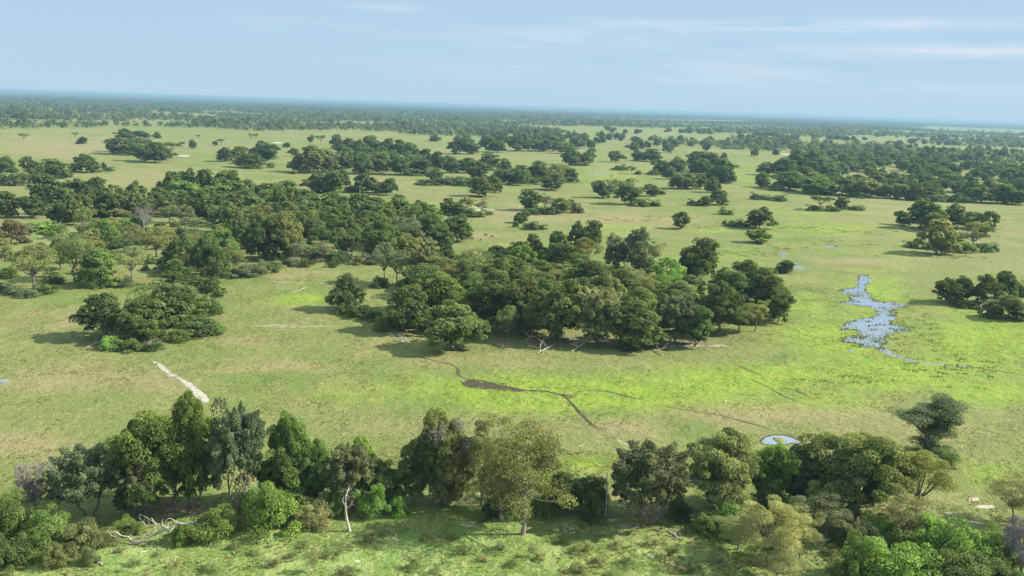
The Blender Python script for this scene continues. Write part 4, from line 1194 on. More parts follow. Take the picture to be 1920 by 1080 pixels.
cluster('wood right', 'the near edge of ' + WR, 'trees along the near edge of the right wood', [('Rd', 1427, 351, 322, 28), ('Bd', 1432, 351, 340, 18), ('Rd', 1435, 328, 304, 28), ('Rd', 1467, 331, 296, 52), ('Rd', 1487, 323, 281, 44), ('Rd', 1478, 356, 321, 54), ('Bd', 1460, 357, 344, 40), ('Rd', 1524, 320, 282, 52), ('Rg', 1533, 363, 331, 68), ('Rd', 1547, 341, 307, 48), ('Rd', 1587, 366, 334, 48), ('Ro', 1627, 369, 334, 52),
    ('Rd', 1505, 345, 312, 40), ('Rd', 1656, 371, 345, 34), ('Ro', 1680, 372, 344, 40), ('Bd', 1700, 374, 360, 40), ('Rd', 1715, 376, 345, 34), ('Bd', 1755, 377, 360, 44), ('Rd', 1735, 374, 350, 30), ('Bd', 1800, 379, 362, 44), ('Rd', 1840, 380, 350, 40), ('Rd', 1870, 381, 346, 44), ('Rd', 1902, 383, 356, 44), ('Bd', 1780, 378, 365, 30), ('Bd', 1610, 370, 357, 40), ('Bd', 1560, 366, 352, 40), ('Rd', 1820, 374, 352, 30)], one=True)
fill('wood right in', 'the thick of ' + WR, 'trees in the thick of the right wood', [(1480, 350), (1500, 320), (1560, 312), (1700, 314), (1800, 322), (1935, 340), (1935, 380), (1800, 376), (1650, 366), (1560, 360)], 10.5, [('Rd', 4), ('Ro', 3), ('Bo', 3), ('Rg', 1)], (8, 13.5), 31, 150, ratio=(.95, 1.35),
     keep_out=([(1560, 342), (1575, 328), (1606, 328), (1602, 342)],))
fill('wood right far', 'the far part of ' + WR, 'trees in the far part of the right wood', [(1500, 300), (1560, 292), (1700, 296), (1920, 312), (1925, 340), (1800, 322), (1640, 318), (1520, 318)], 17, [('Rd', 5), ('Bd', 2), ('Ro', 1)], (9, 13), 33, 110, ratio=(.95, 1.35),
     keep_out=([(1785, 310), (1785, 304), (1925, 310), (1925, 319), (1850, 319)],))
fill('far scatter', 'the scatter beyond the inlet', 'scattered far trees', [(1140, 268), (1290, 272), (1500, 278), (1500, 298), (1430, 296), (1390, 290), (1280, 282), (1230, 292), (1150, 278)], 34, [('Rd', 5), ('Bd', 1)], (10, 14), 34, 22, keep_out=([(1330, 290), (1330, 272), (1410, 272), (1410, 290)],))
CLUSTER['far clumps'] = ('the far clumps before the horizon', 'far clumps before the horizon')
crng = random.Random(91)
for _ in range(44):
    x = crng.uniform(900, 1930)
    lo = np.interp(x, [900, 1300, 1930], [243, 244, 252])
    hi = np.interp(x, [900, 1300, 1500, 1930], [262, 272, 280, 302])
    c = ground(x, crng.uniform(lo, hi))
    for _k in range(crng.randint(3, 9)):
        h = crng.uniform(8, 13.5)
        place('R', 0, 0, 0, 0, 'far clumps', crng.choice('ddgm'), ground_pt=Vector((c.x + crng.gauss(0, 30), c.y + crng.gauss(0, 18), 0)), height=h, width=h * crng.uniform(.9, 1.4))


# ------------------------------------------------------------------ past 300 round-crowned trees: the smallest in view become one mass
def merge_small(kind, keep):
    qs = [q for q in PLACED if q['kind'] == kind]
    qs.sort(key=lambda q: -q['h'] * q['w'] / depth(q['p']) ** 2)
    rest = qs[keep:]
    mb = MB()
    cr, tr = [], []
    for q in rest:
        o = q['o']
        me = o.data or single_proto(kind, prng.randrange(NVAR['far'][kind]))['mesh']
        for ch in list(o.children):
            bpy.data.objects.remove(ch)
        sc = o.scale if o.data else (q['w'] / single_proto(kind, 0)['W'],) * 2 + (q['h'] / single_proto(kind, 0)['H'],)
        v = np.empty(len(me.vertices) * 3, np.float32)
        me.vertices.foreach_get('co', v)
        v = v.reshape(-1, 3) * np.array(sc)
        c, s_ = math.cos(o.rotation_euler.z), math.sin(o.rotation_euler.z)
        v = np.stack((v[:, 0] * c - v[:, 1] * s_, v[:, 0] * s_ + v[:, 1] * c, v[:, 2]), 1) + np.array(o.location)
        f = np.empty(len(me.loops), np.int32)
        me.loops.foreach_get('vertex_index', f)
        t = np.empty(len(me.vertices), np.float32)
        me.attributes['tint'].data.foreach_get('value', t)
        mi = np.empty(len(me.polygons), np.int32)
        me.polygons.foreach_get('material_index', mi)
        mb.add(v, f, t * prng.uniform(.85, 1.2))
        cr.append(mi)
        bpy.data.objects.remove(o)
        PLACED.remove(q)
    m = mb.mesh('far_treetops', [M_LEAF, M_BARK])
    m.polygons.foreach_set('material_index', np.concatenate(cr))
    o = struct('distant_groves', m, 'stuff')
    o.color = (*LEAF['d'][0], 1)


merge_small('R', 296)

# ------------------------------------------------------------------ far woodland: one mass nobody could count
def far_edge(px):
    return np.interp(px, [-200, 0, 150, 200, 400, 560, 700, 900, 1100, 1280, 1500, 1700, 1920, 2200], [248, 247, 243, 236, 241, 254, 258, 263, 268, 275, 290, 300, 312, 318])


def sinfield(x, y, rng, scale, n=10):
    out = np.zeros_like(x)
    for _ in range(n):
        a = rng.uniform(0, 6.28)
        k = rng.uniform(.5, 1.6) / scale
        out += np.sin(x * math.cos(a) * k + y * math.sin(a) * k + rng.uniform(0, 6.28))
    return out / math.sqrt(n / 2)


def build_far_trees():
    rng = np.random.default_rng(5)
    n = 56000
    th = np.radians(rng.uniform(-37, 37, n))
    r = np.sqrt(rng.uniform(900 ** 2, 5200 ** 2, n))
    keep = rng.uniform(size=n) < np.clip(1.15 - (r - 1150) / 6500, .3, 1)
    th, r = th[keep], r[keep]
    x, y = r * np.sin(th), r * np.cos(th)
    px, py = project_np(x, y)
    f = sinfield(x, y, rng, 60) * .8 + sinfield(x, y, rng, 170) * .8
    right_part = np.clip((px - 1150) / 500, 0, 1)
    f2 = sinfield(x, y, rng, 330) - .3 * np.clip((r - 1400) / 1500, 0, .5) * (px > 500)
    thresh = -.42 + .45 * right_part * np.clip((5200 - r) / 3000, 0, 1)
    fade = np.clip((py - far_edge(px) + 12) / 12, 0, 1) * np.clip((px - 480) / 120, 0, 1)   # thinning out towards the open plain
    ok = (py < far_edge(px)) & (f > thresh + 0.55 * fade) & (f2 > -1.35)
    x, y, r = x[ok], y[ok], r[ok]
    m = len(x)
    h = rng.uniform(4.5, 13.5, m) * (1 + .15 * rng.normal(size=m)) * (1 + .22 * np.clip(sinfield(x, y, rng, 90), -1.2, 1.2))
    w = h * rng.uniform(.75, 1.25, m)
    pos, nrm, size, tint = [], [], [], []
    for lodr, (a, b, nl) in enumerate(((0, 2200, 44), (2200, 3400, 26), (3400, 9000, 16))):
        s = (r >= a) & (r < b)
        k = int(s.sum())
        if not k:
            continue
        d = rng.normal(size=(k, nl, 3))
        d /= np.linalg.norm(d, axis=2, keepdims=True)
        d[:, :, 2] = np.where(d[:, :, 2] < -.75, -d[:, :, 2], d[:, :, 2])
        lump = 1 + .28 * np.sin(d[:, :, 0] * 4.1 + rng.uniform(0, 6, (k, 1))) * np.cos(d[:, :, 1] * 3.7 + rng.uniform(0, 6, (k, 1)))
        rr = rng.uniform(.6, 1.0, (k, nl)) * lump
        p = d * rr[:, :, None]
        p[:, :, 0] *= (w[s] / 2)[:, None]
        p[:, :, 1] *= (w[s] / 2)[:, None]
        p[:, :, 2] = p[:, :, 2] * (h[s] * .46)[:, None] + (h[s] * .50)[:, None]
        p[:, :, 0] += x[s][:, None]
        p[:, :, 1] += y[s][:, None]
        pos.append(p.reshape(-1, 3))
        nrm.append((d + rng.normal(scale=.4, size=d.shape) + np.array((0, 0, .35))).reshape(-1, 3))
        size.append((w[s][:, None] * np.sqrt(3.4 / nl) * rng.uniform(.55, .95, (k, nl))).ravel() * .72)
        tint.append((rng.uniform(.55, 1.65, (k, 1)) * rng.uniform(.8, 1.2, (k, nl))).ravel())
    mb = MB()
    mb.leaves(np.concatenate(pos), np.concatenate(nrm), np.concatenate(size), np.concatenate(tint), .75, rng)
    o = struct('distant_woodland', mb.mesh('distant_woodland', M_LEAF), 'stuff')
    o.color = (.090, .130, .058, 1)
    return m


def build_far_canopy():
    """rolling treetops from 4.5 km to the horizon, broken by long clearings"""
    rng = np.random.default_rng(9)
    ang = np.radians(np.arange(-40, 40.01, .065))
    rad = np.geomspace(4600, 43000, 150)
    A, Rr = np.meshgrid(ang, rad)
    x, y = np.sin(A) * Rr, np.cos(A) * Rr
    f = sinfield(x, y, rng, 420) + .6 * sinfield(x, y, rng, 1500)
    h = np.where(f > -1.0 + .5 * sinfield(x, y, rng, 5000), rng.uniform(4.5, 12.5, x.shape) + 2.5 * np.sin(f * 1.7), -2.0)
    h *= np.where((Rr < 4700), 0, 1)
    v = np.stack((x.ravel(), y.ravel(), h.ravel()), 1)
    nr, na = x.shape
    i, j = np.meshgrid(np.arange(nr - 1), np.arange(na - 1), indexing='ij')
    q = np.stack((i * na + j, (i + 1) * na + j, (i + 1) * na + j + 1, i * na + j + 1), -1).reshape(-1, 4)[:, ::-1]
    mb = MB()
    mb.add(v, q, rng.uniform(.55, 1.45, len(v)) * np.repeat(np.clip(1 + .0 * rad, 0, 2), na))
    o = struct('distant_forest', mb.mesh('distant_forest', M_LEAF), 'stuff')
    o.color = (.072, .118, .060, 1)


build_far_trees()
build_far_canopy()


# ------------------------------------------------------------------ grass: tufts over the meadow
def build_grass():
    rng = np.random.default_rng(12)

    def tufts(n, r0, r1, hmin, hmax, blades, thr, half=36, sizeup=1.0):
        th = np.radians(rng.uniform(-half, half, n))
        r = np.sqrt(rng.uniform(r0 ** 2, r1 ** 2, n))
        x, y = r * np.sin(th), r * np.cos(th)
        f = sinfield(x, y, rng, 2.2) + .7 * sinfield(x, y, rng, 9)
        k = f > thr
        x, y = x[k], y[k]
        m = len(x)
        h = rng.uniform(hmin, hmax, m)
        mb_p, mb_n, mb_s, mb_t, mb_a = [], [], [], [], []
        for _ in range(blades):
            a = rng.uniform(0, 6.28, m)
            out = np.stack((np.cos(a), np.sin(a), np.zeros(m)), 1)
            lean = rng.uniform(.1, .8, m)[:, None]
            ax = out * lean + np.array((0, 0, 1))
            ax /= np.linalg.norm(ax, axis=1, keepdims=True)
            side = np.stack((-np.sin(a), np.cos(a), np.zeros(m)), 1)
            mb_p.append(np.stack((x, y, np.zeros(m)), 1) + out * (.16 * sizeup) * rng.uniform(.2, 1, (m, 1)) + ax * (h * .45)[:, None])
            mb_n.append(np.cross(ax, side) * .55 + np.array((0, 0, .8)))
            mb_s.append(h * .55)
            mb_a.append(ax)
            mb_t.append(rng.uniform(.6, 1.5, m))
        return [np.concatenate(z) for z in (mb_p, mb_n, mb_s, mb_t, mb_a)]

    for nm, color, parts, asp in (
            ('grass', (.205, .280, .070, 1), (tufts(90000, 98, 150, .08, .26, 4, -.3),), .34),
            ('dry_grass', (.270, .250, .105, 1), (tufts(12000, 98, 150, .15, .42, 6, .6), tufts(60000, 150, 330, .15, .45, 3, .75, 33, 1.6)), .5),
            ('marsh_grass', (.130, .180, .030, 1), (tufts(40000, 160, 330, .12, .34, 3, .6, 33, 1.6),), .6)):
        mb = MB()
        for p, n_, s, t, a in parts:
            mb.leaves(p, n_, s, t, asp, rng, a)
        o = struct(nm, mb.mesh(nm, M_LEAF), 'stuff')
        o.color = color

    # brownish reeds in rows across the far wet meadow
    pts = []
    for (cx, cy, rx, ry, n) in ((1180, 412, 90, 5, 240), (1490, 427, 70, 4, 170), (1600, 436, 60, 4, 130), (1330, 425, 50, 4, 110), (1350, 473, 60, 4, 130), (1430, 478, 40, 4, 90), (1690, 427, 30, 2, 90),
                                (1250, 405, 60, 4, 120), (1560, 455, 90, 6, 130), (1480, 465, 60, 4, 100), (1080, 390, 60, 4, 90), (1850, 430, 60, 4, 80), (1780, 482, 70, 3, 120), (1800, 690, 120, 30, 200), (1720, 620, 60, 30, 200), (1570, 712, 60, 6, 60)):
        for _ in range(n // 6):
            c = ground(cx + rng.normal() * rx * .6, cy + rng.normal() * ry * .6)
            pts += [(c.x + rng.normal() * .9, c.y + rng.normal() * .6, 0) for _ in range(9)]
    pts = np.array(pts)
    m = len(pts)
    mb = MB()
    for _ in range(5):
        a = rng.uniform(0, 6.28, m)
        out = np.stack((np.cos(a), np.sin(a), np.zeros(m)), 1)
        ax = out * rng.uniform(.1, .6, (m, 1)) + np.array((0, 0, 1))
        h = rng.uniform(.18, .5, m)
        mb.leaves(pts + out * .15 + ax * (h * .4)[:, None], out + np.array((0, 0, .5)), h * .5, rng.uniform(.6, 1.5, m), .5, rng, ax)
    o = struct('reed_grass', mb.mesh('reed_grass', M_LEAF), 'stuff')
    o.color = (.190, .215, .075, 1)

    # darker sedge round the pools
    P, N_, S_, T_, A_ = [], [], [], [], []
    pond = fractal_outline([ground(*p) for p in POND], .16, 5, 3)
    small = VIEWI((1284, 322), (1300, 306), (1345, 291), (1400, 289), (1440, 298), (1470, 310), (1503, 325), (1480, 336), (1450, 331), (1400, 338), (1345, 342), (1300, 340))
    small = fractal_outline([ground(*p) for p in small], .1, 4, 3)
    isl = [ground(*p) for p in VIEWI(*[(1382 + 30 * math.cos(a) * q, 312 + 8 * math.sin(a) * q) for q in (.2, .6) for a in np.linspace(0, 6.28, 22)])]
    spots = [p + Vector((rng.normal(scale=.55), rng.normal(scale=.8), 0)) for p in pond for _ in range(1)]
    spots += [p + Vector((rng.normal(scale=.35), rng.normal(scale=.4), 0)) for p in small for _ in range(2) if p.y > ground(1465, 815).y and p.x > ground(1440, 815).x]
    
    gp = [(p.x, p.y) for p in pond]
    for (cx, cy, sx, sy, n) in ((1010, 640, 60, 12, 60), (1000, 560, 60, 10, 40), (1150, 480, 40, 8, 40), (1020, 680, 40, 8, 60), (975, 405, 22, 8, 30), (1120, 575, 30, 10, 30), (960, 440, 20, 6, 20), (1190, 590, 30, 8, 25), (920, 640, 20, 8, 20)):
        for _ in range(n // 14):
            c = ground(*vF((cx + rng.normal() * sx, cy + rng.normal() * sy))[0])
            spots += [c + Vector((rng.normal(scale=1.0), rng.normal(scale=.28), 0)) for _ in range(10)]
    sp = np.array([(p.x, p.y, 0) for p in spots])
    m = len(sp)
    for _ in range(6):
        a = rng.uniform(0, 6.28, m)
        out = np.stack((np.cos(a), np.sin(a), np.zeros(m)), 1)
        ax = out * rng.uniform(.1, .7, (m, 1)) + np.array((0, 0, 1))
        ax /= np.linalg.norm(ax, axis=1, keepdims=True)
        h = rng.uniform(.12, .38, m)
        P.append(sp + out * rng.uniform(.02, .25, (m, 1)) + ax * (h * .45)[:, None])
        N_.append(np.cross(ax, np.stack((-np.sin(a), np.cos(a), np.zeros(m)), 1)))
        S_.append(h * .55)
        T_.append(rng.uniform(.6, 1.5, m))
        A_.append(ax)
    mb = MB()
    mb.leaves(np.concatenate(P), np.concatenate(N_), np.concatenate(S_), np.concatenate(T_), .4, rng, np.concatenate(A_))
    o = struct('sedge_grass', mb.mesh('sedge_grass', M_LEAF), 'stuff')
    o.color = (.115, .125, .038, 1)


build_grass()


# ------------------------------------------------------------------ dead wood
def branchy(mb, rng, p, d, L, r, lvl, maxlvl, sides=5, spread=.75, up=.12, kids=(2, 4)):
    n = 5
    pts, dd = [np.array(p)], np.array(d, float)
    for _ in range(n - 1):
        dd = dd + rng.normal(scale=.16, size=3) + np.array((0, 0, up * .3))
        dd /= np.linalg.norm(dd)
        pts.append(pts[-1] + dd * L / (n - 1))
    rad = np.maximum(np.linspace(r, r * (.5 if lvl < maxlvl else .15), n), .022)
    mb.tube(pts, rad, max(3, sides - lvl), rng.uniform(.8, 1.2))
    if lvl < maxlvl:
        for k in range(int(rng.integers(*kids)) + (1 if lvl else 1)):
            i = int(rng.integers(1, n)) if k else n - 1
            nd = dd + rng.normal(scale=spread, size=3) + np.array((0, 0, up))
            nd /= np.linalg.norm(nd)
            branchy(mb, rng, pts[i], nd, L * rng.uniform(.45, .75), rad[i] * rng.uniform(.45, .7), lvl + 1, maxlvl, sides, spread, up, kids)


def dead_tree(name, x, b, top, w, label, cat, seed, twigs, wood, levels=4, first=.45, girth=.022, group=None, kids=(2, 5)):
    p = ground(x, b)
    h = top_height(p, top)
    rng = np.random.default_rng(seed)
    root = bpy.data.objects.new(name, None)
    link(root)
    root.location = p
    trunk = MB()
    t = np.linspace(0, 1, 6)[:, None]
    tip = np.array((rng.normal(scale=.04) * h, rng.normal(scale=.03) * h, h * .82))
    pts = tip * t + np.array((rng.normal(scale=.03) * h, 0, 0)) * np.sin(t * 3.1) + np.array((0, 0, -.2)) * (1 - t)
    g = h * girth
    trunk.tube(pts, g * np.array((1.45, 1.0, .85, .7, .5, .25)), 8)
    tm = bpy.data.objects.new('trunk', trunk.mesh('trunk', wood, True))
    link(tm, root)
    wm = w * depth(p) / F_PX
    for i in range(twigs):
        f = first + (1 - first) * (i + .5) / twigs
        k = f * 5
        a = pts[int(k)] * (1 - k % 1) + pts[min(5, int(k) + 1)] * (k % 1)
        ang = i * 2.4 + rng.uniform(-.5, .5)
        mb = MB()
        branchy(mb, rng, a, np.array((math.cos(ang), math.sin(ang) * .8, rng.uniform(.35, .9))), wm * rng.uniform(.26, .42), g * rng.uniform(.35, .5), 0, levels, 6, .7, .1, kids)
        bo = bpy.data.objects.new('branch', mb.mesh('branch', wood, True))
        link(bo, root)
    root['label'] = label
    root['category'] = cat
    if group:
        root['group'] = group
    return root


dead_tree('dead_tree', 64, 974, 876, 66, 'bare grey dead tree with a pale trunk and a haze of fine twigs', 'dead tree', 3, 11, M_GREYWOOD, 4, .3, .026, kids=(3, 5))
dead_tree('dead_tree', 656, 996, 912, 46, 'pale dead snag with forked white branches, standing alone in front of the belt', 'dead tree', 8, 4, M_DEADWOOD, 1, .55, .030, kids=(1, 3))
dead_tree('dead_tree', 1133, 978, 876, 22, 'straight dead pole with a few stubs in front of dark bushes', 'dead tree', 12, 3, M_GREYWOOD, 1, .5, .02, kids=(1, 2))
dead_tree('dead_tree', 1139, 905, 872, 10, 'short thin dead stem behind the taller dead pole', 'dead tree', 14, 2, M_GREYWOOD, 1, .5, .025, kids=(1, 2))
dead_tree('dead_tree', 1063, 890, 859, 8, 'thin dead stem on the meadow edge above the dark low tree', 'dead tree', 15, 2, M_GREYWOOD, 1, .5, .025, kids=(1, 2))
dead_tree('dead_tree', 842, 946, 795, 74, 'purple-grey leafless treetop among the crowns of the many-stemmed tree', 'dead tree', 19, 9, M_GREYWOOD, 4, .6, .016)
dead_tree('dead_tree', 270, 441, 392, 46, 'grey leafless tree in the open middle of the long left woodland', 'dead tree', 23, 8, M_GREYWOOD, 4, .4, .03)
dead_tree('dead_tree', 330, 952, 880, 50, 'brown dead branches hanging under the big rounded green tree', 'dead tree', 29, 6, M_GREYWOOD, 3, .5, .02)
dead_tree('dead_tree', 745, 1020, 1000, 12, 'knee-high white dead sapling on the grass below the shade of the airy tree', 'dead sapling', 31, 3, M_DEADWOOD, 1, .4, .03, kids=(1, 2))


def grey_bush():
    """weeping heap of leafless grey twigs at the right edge"""
    p = ground(1912, 1080)
    rng = np.random.default_rng(44)
    root = bpy.data.objects.new('twiggy_bush', None)
    link(root)
    root.location = p
    wm = 104 * depth(p) / F_PX
    h = top_height(p, 960)
    heads = []
    for k in range(26):
        a, q = k * 2.4, math.sqrt(rng.uniform(.0, 1))
        heads.append(np.array((math.cos(a) * q * wm * .36, math.sin(a) * q * wm * .36, h * (.95 - .38 * q ** 2) * rng.uniform(.8, 1.0))))
    t = np.linspace(0, 1, 6)[:, None]
    mb = MB()
    for c in heads:
        pts = np.array((0, 0, -.1)) * (1 - t) ** 2 + 2 * np.array((c[0] * .25, c[1] * .25, h * .55)) * t * (1 - t) + c * t ** 2
        mb.tube(pts, np.linspace(.09, .02, 6), 4)
    link(bpy.data.objects.new('branches', mb.mesh('branches', M_GREYWOOD)), root)
    mb = MB()
    for c in heads:
        for _ in range(60):
            a = rng.uniform(0, 6.283)
            L = rng.uniform(.3, 1.15)
            out = np.array((math.cos(a), math.sin(a), 0)) * L
            start = c + rng.normal(scale=.18, size=3)
            end = start + out * 1.1 - np.array((0, 0, rng.uniform(.2, 1.9)))
            end[2] = max(end[2], .05)
            pts = start * (1 - t) ** 2 + 2 * (start + out * .8 + np.array((0, 0, rng.uniform(.0, .45)))) * t * (1 - t) + end * t ** 2 + rng.normal(scale=.05, size=(6, 3))
            mb.tube(pts, np.linspace(.026, .010, 6), 3, rng.uniform(.7, 1.3))
    link(bpy.data.objects.new('twigs', mb.mesh('twigs', M_GREYWOOD)), root)
    root['label'] = 'weeping leafless grey bush of tangled twigs, cut by the edge of the picture'
    root['category'] = 'bush'


grey_bush()


def fallen_tree():
    D0 = ground(285, 1022)
    rng = np.random.default_rng(6)

    def at(x, y, off):
        # a point of the fallen tree: on the upright plane through its resting place, set off in depth
        d = ray(180 + x / 8, 950 + y / 8)
        k = (D0.y + off) / d.y
        return np.array((d.x * k, d.y * k, max(.06, CAM_H + d.z * k))) - np.array((D0.x, D0.y, 0))

    root = bpy.data.objects.new('fallen_tree', None)
    link(root)
    root.location = D0
    limbs = [
        ('trunk', 24, 11, .0, -.2, [(520, 640), (600, 590), (700, 520), (800, 460), (900, 390), (1000, 350), (1090, 330), (1180, 290), (1240, 245), (1320, 258), (1400, 245), (1490, 225), (1500, 190)]),
        ('branch', 13, 6, -.1, -.7, [(690, 530), (600, 540), (540, 510), (490, 450), (400, 440), (330, 400), (300, 375), (230, 385), (170, 375)]),
        ('branch', 10, 5, .1, .5, [(690, 530), (560, 480), (520, 435), (480, 430)]),
        ('branch', 9, 5, .2, .9, [(660, 505), (690, 420), (760, 390), (900, 360), (960, 370)]),
        ('branch', 15, 7, 0, .1, [(1000, 400), (1000, 290), (988, 210), (1010, 178)]),
        ('branch', 13, 5, 0, 1.2, [(1090, 330), (980, 280), (880, 240), (800, 190), (720, 140)]),
        ('branch', 11, 5, 0, .9, [(960, 375), (910, 290), (870, 230), (830, 170)]),
        ('branch', 8, 3, .8, 1.5, [(880, 250), (800, 290), (740, 280), (690, 220), (650, 170), (650, 120), (700, 130)]),
        ('branch', 9, 4, -.1, -.8, [(1240, 250), (1180, 220), (1150, 190), (1090, 175), (1030, 230)]),
        ('branch', 7, 4, 0, .6, [(1070, 320), (1085, 270), (1110, 230), (1150, 210)]),
        ('branch', 8, 4, -.2, -.9, [(1350, 255), (1410, 295), (1460, 260), (1530, 245)]),
        ('branch', 8, 4, -.5, -.2, [(390, 440), (280, 455), (230, 430), (200, 390)]),
        ('branch', 6, 3, .9, 1.3, [(740, 155), (730, 200), (700, 215)]), ('branch', 6, 3, .9, 1.4, [(790, 185), (780, 225), (810, 250)]),
        ('branch', 10, 5, -.3, -1.0, [(1180, 290), (1130, 350), (1100, 400)]), ('branch', 8, 4, -.3, -.9, [(820, 500), (880, 500), (940, 520)]),
        ('branch', 7, 4, .3, .9, [(1060, 340), (1090, 380), (1120, 395)])]
    for nm, r1, r2, o1, o2, pts in limbs:
        n = len(pts)
        P = [at(x, y, o1 + (o2 - o1) * i / (n - 1) + rng.normal(scale=.08)) for i, (x, y) in enumerate(pts)]
        fine = []
        for a, b in zip(P, P[1:]):
            fine += [a, a * .5 + b * .5 + rng.normal(scale=.025, size=3)]
        fine.append(P[-1])
        mb = MB()
        mb.tube(fine, np.linspace(r1, r2, len(fine)) * .0078, 7)
        link(bpy.data.objects.new(nm, mb.mesh(nm, M_DEADWOOD, True)), root)
    root['label'] = 'bleached fallen tree with writhing bare branches, lying in front of the plumed trees'
    root['category'] = 'fallen tree'


fallen_tree()


def lying(name, x1, y1, x2, y2, r, label, cat, seed, sub=0, wood=None, group=None, height=.0):
    a, b = ground(x1, y1), ground(x2, y2)
    rng = np.random.default_rng(seed)
    root = bpy.data.objects.new(name, None)
    link(root)
    root.location = a
    t = np.linspace(0, 1, 7)[:, None]
    e = np.array(b - a) + np.array((0, 0, r + height))
    pts = np.array((0, 0, r * .8)) * (1 - t) + e * t + rng.normal(scale=r * .45, size=(7, 3)) * np.array((1, 1, .4))
    mb = MB()
    mb.tube(pts, r * np.array((.5, 1, .95, .9, .8, .7, .35)), 7)
    link(bpy.data.objects.new('trunk', mb.mesh('trunk', wood or M_DEADWOOD, True)), root)
    L = float(np.linalg.norm(e))
    for i in range(sub):
        m2 = MB()
        p = pts[int(rng.integers(1, 6))]
        branchy(m2, rng, p, np.array((rng.normal(), rng.normal() * .6, rng.uniform(.25, 1.0))), L * rng.uniform(.25, .5), r * .55, 0, 2, 5, .8, .05, (1, 3))
        link(bpy.data.objects.new('branch', m2.mesh('branch', wood or M_DEADWOOD, True)), root)
    root['label'] = label
    root['category'] = cat
    if group:
        root['group'] = group


lying('log', 1517, 1019, 1558, 1015, .32, 'thick white log lying under the pale yellow-olive trees', 'log', 1)
lying('log', 390, 1025, 430, 1006, .12, 'thin pale fallen pole on the grass right of the fallen tree', 'log', 2)
lying('log', 262, 1037, 278, 1034, .10, 'short pale stick on the grass below the fallen tree', 'log', 3)
lying('log', 125, 1031, 152, 1044, .16, 'pale tapering log between the small olive bushes', 'log', 4)
lying('log', 180, 1054, 196, 1062, .14, 'short pale log beside the small round bush with the long shadow', 'log', 5)
lying('fallen_branch', 917, 979, 948, 973, .20, 'dark-ended grey log in the shade left of the airy tree trunk', 'log', 6, 2, M_GREYWOOD)
lying('fallen_branch', 1053, 1001, 1080, 990, .11, 'forked pale stick on the shaded grass right of the airy tree', 'branch', 7, 3)
lying('fallen_branch', 1252, 995, 1272, 1012, .13, 'forked white dead branch on the grass below the spiky grey-green tree', 'branch', 8, 3)
IG = 'dead branches strewn along the front of the middle island'
lying('fallen_branch', 742, 645, 770, 640, .15, 'bleached heap of branches in the shade at the left tip of the middle island', 'branch', 9, 5, None, IG, .3)
lying('fallen_branch', 932, 652, 954, 656, .13, 'grey tangle of dead branches below the rounded front tree of the middle island', 'branch', 10, 5, M_GREYWOOD, IG, .4)
lying('fallen_branch', 1008, 663, 1040, 650, .16, 'whitest dead branch of the middle island front, rising to the right', 'branch', 11, 3, None, IG, .5)
lying('fallen_branch', 1072, 659, 1090, 652, .13, 'small pale dead branch right of the whitest one', 'branch', 12, 4, None, IG, .5)
lying('fallen_branch', 1240, 668, 1220, 644, .14, 'leaning dead limb at the right part of the middle island front', 'branch', 13, 4, M_GREYWOOD, IG, 1.6)
lying('log', 884, 636, 922, 640, .24, 'long grey log lying in deep shade under the middle island', 'log', 14, 0, M_GREYWOOD)
GG = 'dead wood along the front of the left grove'
lying('fallen_branch', 163, 652, 188, 645, .16, 'grey dead branches at the left foot of the small grove', 'branch', 15, 4, M_GREYWOOD, GG, .3)
lying('fallen_branch', 246, 655, 259, 648, .24, 'short bleached log in front of the small grove', 'branch', 16, 2, None, GG, .4)
lying('fallen_branch', 274, 646, 306, 633, .16, 'brown fallen limb at the right foot of the small grove', 'branch', 17, 4, M_GREYWOOD, GG, .5)
lying('fallen_branch', 1840, 589, 1868, 585, .3, 'pale fallen branches under the low group right of the marsh pool', 'branch', 18, 4)
lying('fallen_branch', 655, 492, 690, 490, .35, 'brown brushwood heap at the near edge of the left woodland', 'branch', 19, 7, M_GREYWOOD, None, .8)
lying('fallen_branch', 440, 514, 476, 510, .3, 'grey brushwood in front of the left woodland, beside the meadow', 'branch', 20, 7, M_GREYWOOD, None, .8)


# ------------------------------------------------------------------ animals, a few pixels each
def animal_mesh(kind):
    if kind == 'antelope':
        V = [((0, 0, 1.0), .24), ((.45, 0, 1.02), .24), ((-.5, 0, 1.05), .23), ((.8, 0, .95), .15), ((1.05, 0, .62), .11), ((1.18, 0, .32), .09), ((1.28, 0, .16), .05)]
        E = [(0, 1), (0, 2), (1, 3), (3, 4), (4, 5), (5, 6)]
        for (hx, hy, root, back) in ((.45, .14, 1, 0), (.5, -.14, 1, 0), (-.55, .15, 2, 1), (-.48, -.15, 2, 1)):
            n = len(V)
            V += [((hx, hy, .68), .12), ((hx + (-.08 if back else .03), hy, .38), .06), ((hx + (.0 if back else .0), hy, .0), .05)]
            E += [(root, n), (n, n + 1), (n + 1, n + 2)]
        n = len(V)
        V += [((-.74, 0, .95), .04), ((-.82, 0, .6), .03), ((1.12, .12, .55), .03), ((1.12, -.12, .55), .03)]
        E += [(2, n), (n, n + 1), (4, n + 2), (4, n + 3)]
    else:                                  # egret
        V = [((0, 0, .34), .09), ((-.2, 0, .30), .05), ((-.3, 0, .27), .02), ((.1, 0, .42), .05), ((.16, 0, .55), .025), ((.14, 0, .66), .025), ((.2, 0, .70), .03), ((.32, 0, .68), .01)]
        E = [(0, 1), (1, 2), (0, 3), (3, 4), (4, 5), (5, 6), (6, 7)]
        for s in (-1, 1):
            n = len(V)
            V += [((0, .04 * s, .2), .014), ((.01, .04 * s, 0), .012)]
            E += [(0, n), (n, n + 1)]
    me = bpy.data.meshes.new(kind)
    me.from_pydata([v for v, _ in V], E, [])
    return me, [r for _, r in V]


